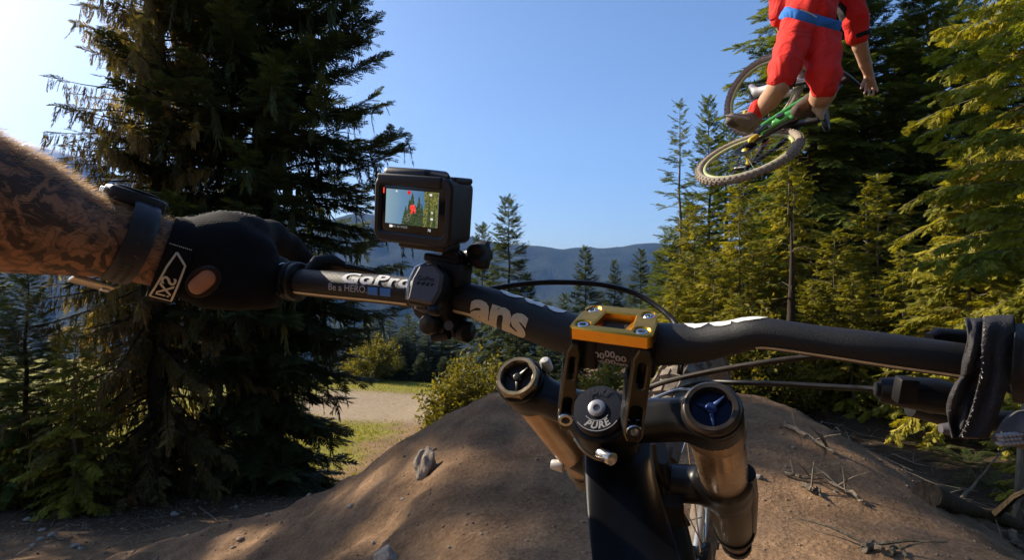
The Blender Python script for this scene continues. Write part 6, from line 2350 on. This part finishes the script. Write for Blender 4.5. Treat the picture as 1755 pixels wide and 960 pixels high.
def stone(px, py, wpx, label, mat=None, me=None, sq=(1, .8, .62), rz=0.0, sink=.3, group=None, name='stone', tilt=0.0):
    q = hit(px, py)
    r = PX(wpx, q.y) / 2
    o = bpy.data.objects.new(name, (me or ROCKS[int(abs(px * 7 + py)) % 6]).copy() if mat is not None else (me or ROCKS[int(abs(px * 7 + py)) % 6]))
    COL.objects.link(o)
    if not o.data.materials: o.data.materials.append(mat or M_ROCKP)
    o.scale = (r * sq[0], r * sq[1], r * sq[2])
    o.rotation_euler = (tilt, tilt * .5, rz)
    o.location = (q.x, q.y, q.z + r * sq[2] * (1 - 2 * sink) * .8)
    tag(o, label, 'stone', group)
    return o


for me in ROCKS: me.materials.append(M_ROCKP)
stone(728, 812, 46, 'grey upright boulder half sunk in the flank of the dirt jump', M_ROCK, rock_mesh(66, 4, .9), (.78, .7, 1.2), 2.6, .22, name='boulder', tilt=.25)
stone(664, 962, 52, 'pale angular rock at the bottom edge on the flank of the jump', M_ROCKP, BIGROCK, (1, .8, .75), 2.1, .3, name='boulder')
stone(288, 826, 30, 'rounded grey stone at the foot of the weeping cedar, left of a pair', M_ROCK, None, (1, .8, .9), .4, .2)
stone(304, 838, 34, 'rounded grey stone at the foot of the weeping cedar, right of a pair', M_ROCK, None, (1.1, .8, .7), 1.4, .2)
for (px, py, w, lb_) in [(300, 884, 16, 'flat grey stone where the dirt hollow begins under the dark trees'), (46, 894, 14, 'pale block like stone, left of two by the lowest cedar sprays'), (62, 892, 13, 'pale block like stone, right of two by the lowest cedar sprays'),
                        (72, 912, 14, 'whitish stone between the paired stones and the curved stick'), (90, 922, 17, 'long pale stone beside the curved stick at bottom left'), (69, 929, 16, 'pale stone lowest on the left dirt'), (128, 940, 17, 'brownish stone pair member nearest the left bottom edge'),
                        (139, 944, 13, 'small brownish stone touching a larger one near the left bottom edge'), (57, 938, 12, 'small grey stone left of the lowest pale one'), (8, 846, 16, 'pale stone cut by the left edge of the picture'),
                        (270, 822, 10, 'small pale stone left of the rounded pair'), (428, 838, 16, 'pale stone at the edge of the hollow below the meadow'), (514, 836, 14, 'pale stone on the shaded slope, left of two below the turf'),
                        (548, 826, 13, 'pale stone on the shaded slope, right of two below the turf'), (530, 852, 9, 'small stone just under the two below the turf'), (600, 872, 16, 'brown stone on the lower flank of the jump'),
                        (458, 884, 11, 'small pale stone in the sunlit streak of the hollow'), (404, 872, 9, 'tiny stone on the shaded rim of the hollow'), (690, 860, 9, 'small stone on the jump flank below the boulder'),
                        (1300, 822, 18, 'flat pale stone on the sunlit dirt right of the fork'), (1432, 846, 9, 'small bright stone on the dark bank right of the fork'), (1360, 768, 9, 'small stone near the lip on the right'),
                        (640, 934, 10, 'small stone above the pale angular rock'), (770, 940, 7, 'pebble on the sunlit dirt left of the frame'), (870, 952, 6, 'pebble on the sunlit dirt at the bottom edge')]:
    stone(px, py, w, lb_, None, None, (1, .85, .6), px * .7, .28)
# pebbles and crumbs nobody could count
pb = np.random.default_rng(77)
tpl = [np.array([v.co[:] for v in me.vertices]) for me in [rock_mesh(80 + i, 1) for i in range(4)]]
tfc = []
for me in [rock_mesh(80, 1)]:
    tfc = np.array([p.vertices[:] for p in me.polygons])
V_, F_ = [], []
nbv = 0
NP = 3600
zn = pb.uniform(0, 1, NP) < .62
xs_ = np.where(zn, pb.uniform(-2.2, 2.6, NP), pb.uniform(-6.5, -1.4, NP)); ys_ = np.where(zn, pb.uniform(1.5, 4.6, NP), pb.uniform(3.0, 10, NP))
ss_ = np.where(zn, pb.choice([.004, .006, .009, .014], NP, p=[.52, .34, .12, .02]), pb.choice([.012, .02, .032], NP, p=[.6, .3, .1])) * pb.uniform(.7, 1.3, NP)
gs_ = ground_z(xs_, ys_) + CZ
for k in range(NP):
    s = ss_[k]
    t = tpl[k % 4] * np.array([s * pb.uniform(.8, 1.4), s, s * .7])
    a = pb.uniform(0, 6.28); ca, sa = math.cos(a), math.sin(a)
    t = np.stack([t[:, 0] * ca - t[:, 1] * sa + xs_[k], t[:, 0] * sa + t[:, 1] * ca + ys_[k], t[:, 2] + gs_[k] - s * .05], 1)
    V_.append(t); F_.append(tfc + nbv); nbv += len(t)
link('pebbles', np_mesh('pebbles', np.concatenate(V_), tris=np.concatenate(F_)), rock_mat('pebble_earth', (.13, .088, .058), (.30, .22, .155)), kind='stuff')


def stick(pts, r, label, mat=M_STICK, name='stick', lift=.01, cat='stick', twigs=0, seed=0, group=None):
    """a branch lying on the ground through photo pixels"""
    P3 = [hit(x, y) + Vector((0, 0, r * .6 + lift + (e if e else 0))) for x, y, e in [(p + (0,))[:3] for p in pts]]
    root = thing(name, label, cat, P3[0], group=group)
    Q = [Vector(q) for q in cr(P3, 12)]
    rs_ = np.random.default_rng(seed + int(pts[0][0]))
    Q = [q + Vector(rs_.normal(0, r * .35 if r < .03 else r * .10, 3)) for q in Q]
    MB().tube(Q, [r * (1 - .55 * i / 11) for i in range(12)], 7 if r < .03 else 14).build('stem', mat, root)
    for k in range(twigs):
        i = int(rs_.integers(3, 10))
        d = Vector((rs_.normal(0, 1), rs_.normal(0, .6), abs(rs_.normal(0, .6)) + .15)).normalized()
        ln = r * rs_.uniform(7, 16)
        MB().tube([Q[i], Q[i] + d * ln * .5, Q[i] + d * ln + Vector((0, 0, -.1 * ln))], [r * .45, r * .3, r * .12], 5).build('twig', mat, root)
    return root


stick([(1590, 862), (1660, 884), (1730, 904), (1800, 925)], .055, 'fallen mossy log lying on the dark bank at the right edge', M_STICKD, 'fallen_log', .0, 'log', 3)
stick([(1400, 812), (1432, 838), (1470, 862), (1476, 868)], .011, 'thin bare branch slanting down the dark bank right of the fork', twigs=4)
stick([(1345, 732), (1368, 748), (1412, 772), (1428, 784)], .014, 'forked grey branch near the lip on the right', twigs=5)
stick([(1425, 745), (1462, 756), (1500, 768)], .012, 'short pale branch at the top of the dark bank', twigs=2)
stick([(1418, 722), (1432, 736), (1442, 746)], .016, 'stubby bright branch end beside the dark tree trunk', twigs=1)
stick([(1345, 818), (1372, 826), (1410, 828)], .010, 'level twig on the dirt beside the flat pale stone', twigs=3)
stick([(1530, 782), (1552, 792), (1572, 800), (1592, 806)], .010, 'broken twig in the middle of the dark bank', twigs=3)
stick([(1378, 840), (1390, 852), (1402, 846), (1408, 860)], .012, 'root like twig poking out of the bank edge', twigs=2)
stick([(1478, 950), (1500, 944), (1514, 960)], .016, 'whitish branch piece at the bottom edge right of the fork', M_STICK, twigs=2)
stick([(1524, 958), (1534, 945), (1548, 952), (1552, 968)], .010, 'hooked pale stick at the bottom edge', M_STICK, twigs=1)
stick([(1585, 690, .05), (1610, 708, .10), (1650, 712, .05)], .012, 'arched dead branch below the brake lever', twigs=4)
stick([(1540, 725), (1560, 742), (1570, 762)], .012, 'short leaning stick in the litter below the brake lever', twigs=2)
stick([(1640, 880, .02), (1680, 850, .14), (1720, 815, .26), (1742, 790, .34)], .012, 'bare drooping bough beside the bare pale trunk', twigs=6)
stick([(1735, 925), (1742, 940), (1760, 955)], .022, 'pale root at the foot of the bare pale trunk', twigs=0)
stick([(60, 888), (75, 884), (96, 882)], .012, 'pale twig beside the paired stones at bottom left', twigs=1)
stick([(92, 918), (104, 928), (116, 930)], .012, 'curved stick on the dirt at bottom left', twigs=1)
stick([(340, 872), (362, 888), (372, 896)], .014, 'short thick stick in the hollow under the dark trees', twigs=0)
stick([(215, 858), (222, 872), (232, 886)], .016, 'reddish broken branch at the foot of the weeping cedar', M_STICKD, twigs=1)
# twigs, bark and cones on the wood floor, uncountable
lt_ = MB(); rl = np.random.default_rng(5)
NL = 2600
xl_ = rl.uniform(1.7, 9, NL); yl_ = rl.uniform(2.2, 13, NL)
xl_[::3] = rl.uniform(-8, -3.2, len(xl_[::3])); yl_[::3] = rl.uniform(5.5, 12, len(yl_[::3]))
gl_ = ground_z(xl_, yl_) + CZ
for k in range(NL):
    x, y, g_ = xl_[k], yl_[k], gl_[k]
    if k % 3 and x < 1.9 + .35 * rl.uniform() + .12 * (4 - y) and y < 4.5: continue
    a = rl.uniform(0, 3.14); ln = rl.uniform(.03, .20); h = rl.uniform(0, .03)
    d = Vector((math.cos(a), math.sin(a), rl.normal(0, .15))) * ln
    w = rl.uniform(.002, .007)
    s = Vector((-d.y, d.x, 0)).normalized() * w
    p = Vector((x, y, g_ + .006 + h))
    lt_.add([p - d - s, p - d + s, p + d * .2 + s * .8 + Vector((0, 0, .012)), p + d + s * .3, p + d - s * .3, p + d * .2 - s * .8 + Vector((0, 0, .012))], [(0, 1, 2, 5), (5, 2, 3, 4)])
lt_.build('twig_litter', M_STICK, None, smooth=False, kind='stuff')
# short grass on the meadow
gr = np.random.default_rng(15)
NG = 46000
gx_ = gr.uniform(-16, 2.5, NG); gy_ = np.exp(gr.uniform(math.log(10.5), math.log(40), NG))
gg = np.interp
mz = fbm(gx_ * .25, gy_ * .25, 4, 41); mz2 = fbm(gx_ * .9, gy_ * .9, 4, 57)
mead = sm(10.5, 14.0, gy_ + 2.0 * mz + 1.0 * mz2) * sm(3.5, -.5, gx_ - .05 * gy_ + 1.5 * mz)
trk = sm(21.0, 23.5, gy_ + 2.5 * mz + .25 * (gx_ + 5)) * sm(33.5, 30.5, gy_ + 1.5 * mz)
inn = sm(-5.1, -3.6, gx_ + .08 * (gy_ - 15) + 1.1 * mz2 + .9 * mz) * sm(34, 31, gy_) * .7
keep = gr.uniform(0, 1, NG) < np.clip(mead * (1 - trk) * (1 - inn), 0, 1)
gx_, gy_ = gx_[keep], gy_[keep]
g0 = ground_z(gx_, gy_) + CZ
h = gr.uniform(.03, .10, len(gx_)); a = gr.uniform(0, 6.28, len(gx_)); w = gr.uniform(.010, .026, len(gx_))
dx, dy = np.cos(a) * w, np.sin(a) * w
lx, ly = gr.normal(0, .03, len(gx_)), gr.normal(0, .03, len(gx_))
V = np.stack([np.stack([gx_ - dx, gy_ - dy, g0 - .01], 1), np.stack([gx_ + dx, gy_ + dy, g0 - .01], 1), np.stack([gx_ + lx, gy_ + ly, g0 + h], 1)], 1).reshape(-1, 3)
link('grass', np_mesh('grass', V, tris=np.arange(len(V)).reshape(-1, 3), attr={'tint': np.repeat(gr.uniform(0, 1, len(gx_)), 3)}), leaf_mat('turf_blades', (.105, .112, .012), (.20, .185, .022), (.31, .26, .05), .45), kind='stuff')


# ferns and low growth on the dark bank
def fern(seed, n=11, L_=.55):
    r = np.random.default_rng(seed)
    F = Foliage()
    for q in range(n):
        a = 6.28 * q / n + r.normal(0, .25); ln = L_ * r.uniform(.7, 1.15)
        o_ = np.array([math.cos(a), math.sin(a), 0])
        for k in range(5):
            s = .12 + .2 * k
            p = o_ * ln * s + np.array([0, 0, ln * (.75 * s - .62 * s * s)])
            d = o_ + np.array([0, 0, .75 - 1.24 * s])
            F.put('fir', int(r.integers(4)), p, d, np.array([0, 0, 1.0]) + r.normal(0, .12, 3), ln * .42 * (1.15 - .6 * s), r.uniform(.2, .9))
    return F.mesh('fronds')


FERNS = [fern(50), fern(51, 9, .7)]
for i, (px, py, sc, lb_) in enumerate([(1660, 800, .9, 'fern on the dark bank under the thumb paddle'), (1712, 842, .8, 'fern at the side of the bare pale trunk'), (1600, 770, .7, 'fern halfway up the bank below the brake lever'), (1640, 745, .8, 'fern behind the lower end of the cloth strip'),
                                     (1560, 700, .9, 'fern in the dim wood under the brake hose'), (1500, 705, .9, 'fern near the dark trunk at the top of the bank'), (1700, 770, .7, 'fern right below the cloth strip'), (150, 800, .9, 'low green plant under the weeping cedar at left'),
                                     (395, 800, .8, 'low plant between the two big dark trees')]):
    q = hit(px, py)
    o = link('fern', FERNS[i % 2], M_FERN, None, (q.x, q.y, q.z - .02))
    o.scale = (sc, sc, sc); o.rotation_euler = (0, 0, i * 1.1)
    tag(o, lb_, 'fern', 'ferns of the forest floor')
# bare lower trunks of the wood
for i, (px, Y, wpx, top, lb_, mt) in enumerate([(1362, 9.2, 32, 380, 'thick dark trunk rising behind the brake hose', M_BARK), (1440, 9.8, 13, 430, 'slim dark trunk right of the thick dark one', M_BARK), (1355, 10.6, 13, 320, 'straight pale trunk under the airborne bike', M_PALE),
                                             (1490, 11.5, 11, 330, 'thin grey trunk under the rider\'s bare hand', M_PALE), (1588, 9.4, 12, 420, 'slender trunk left of the cloth strip', M_BARK), (1290, 12.0, 6, 420, 'thin pale stem of a dead sapling right of the clamp', M_PALE),
                                             (1405, 12.0, 8, 400, 'thin dead stem between the two dark trunks', M_PALE), (1640, 11.0, 16, 360, 'dark trunk in the shade left of the leaning cedar', M_BARK)]):
    b0 = Vector(at_px(px, Y))
    t0 = P(px + (i % 3 - 1) * 6, top, Y + .15)
    r = PX(wpx, Y) / 2
    root = thing('bare_trunk', lb_, 'tree', b0, group='bare trunks in the wood')
    mid = b0.lerp(t0, .5) + Vector((.03 * (i % 2 * 2 - 1), 0, 0))
    MB().tube([Vector(q) for q in cr([b0 - Vector((0, 0, .2)), b0.lerp(t0, .06), b0.lerp(t0, .3), mid, b0.lerp(t0, .75), t0], 16)], [r * (1.5 if k == 0 else 1.15 if k == 1 else 1 - .93 * k / 15) for k in range(16)], 12).build('trunk', mt, root)
    rs_ = np.random.default_rng(200 + i)
    for k in range(12):
        f = rs_.uniform(.15, .95); p = b0.lerp(t0, f); a = rs_.uniform(0, 6.28); ln = rs_.uniform(.25, .8)
        d = Vector((math.cos(a), math.sin(a), rs_.uniform(-.35, .25)))
        MB().tube([p, p + d * ln * .5 + Vector((0, 0, .04)), p + d * ln - Vector((0, 0, .12 * ln))], [max(.006, r * .16), .006, .002], 5, caps=False).build('dead_branch', mt, root)
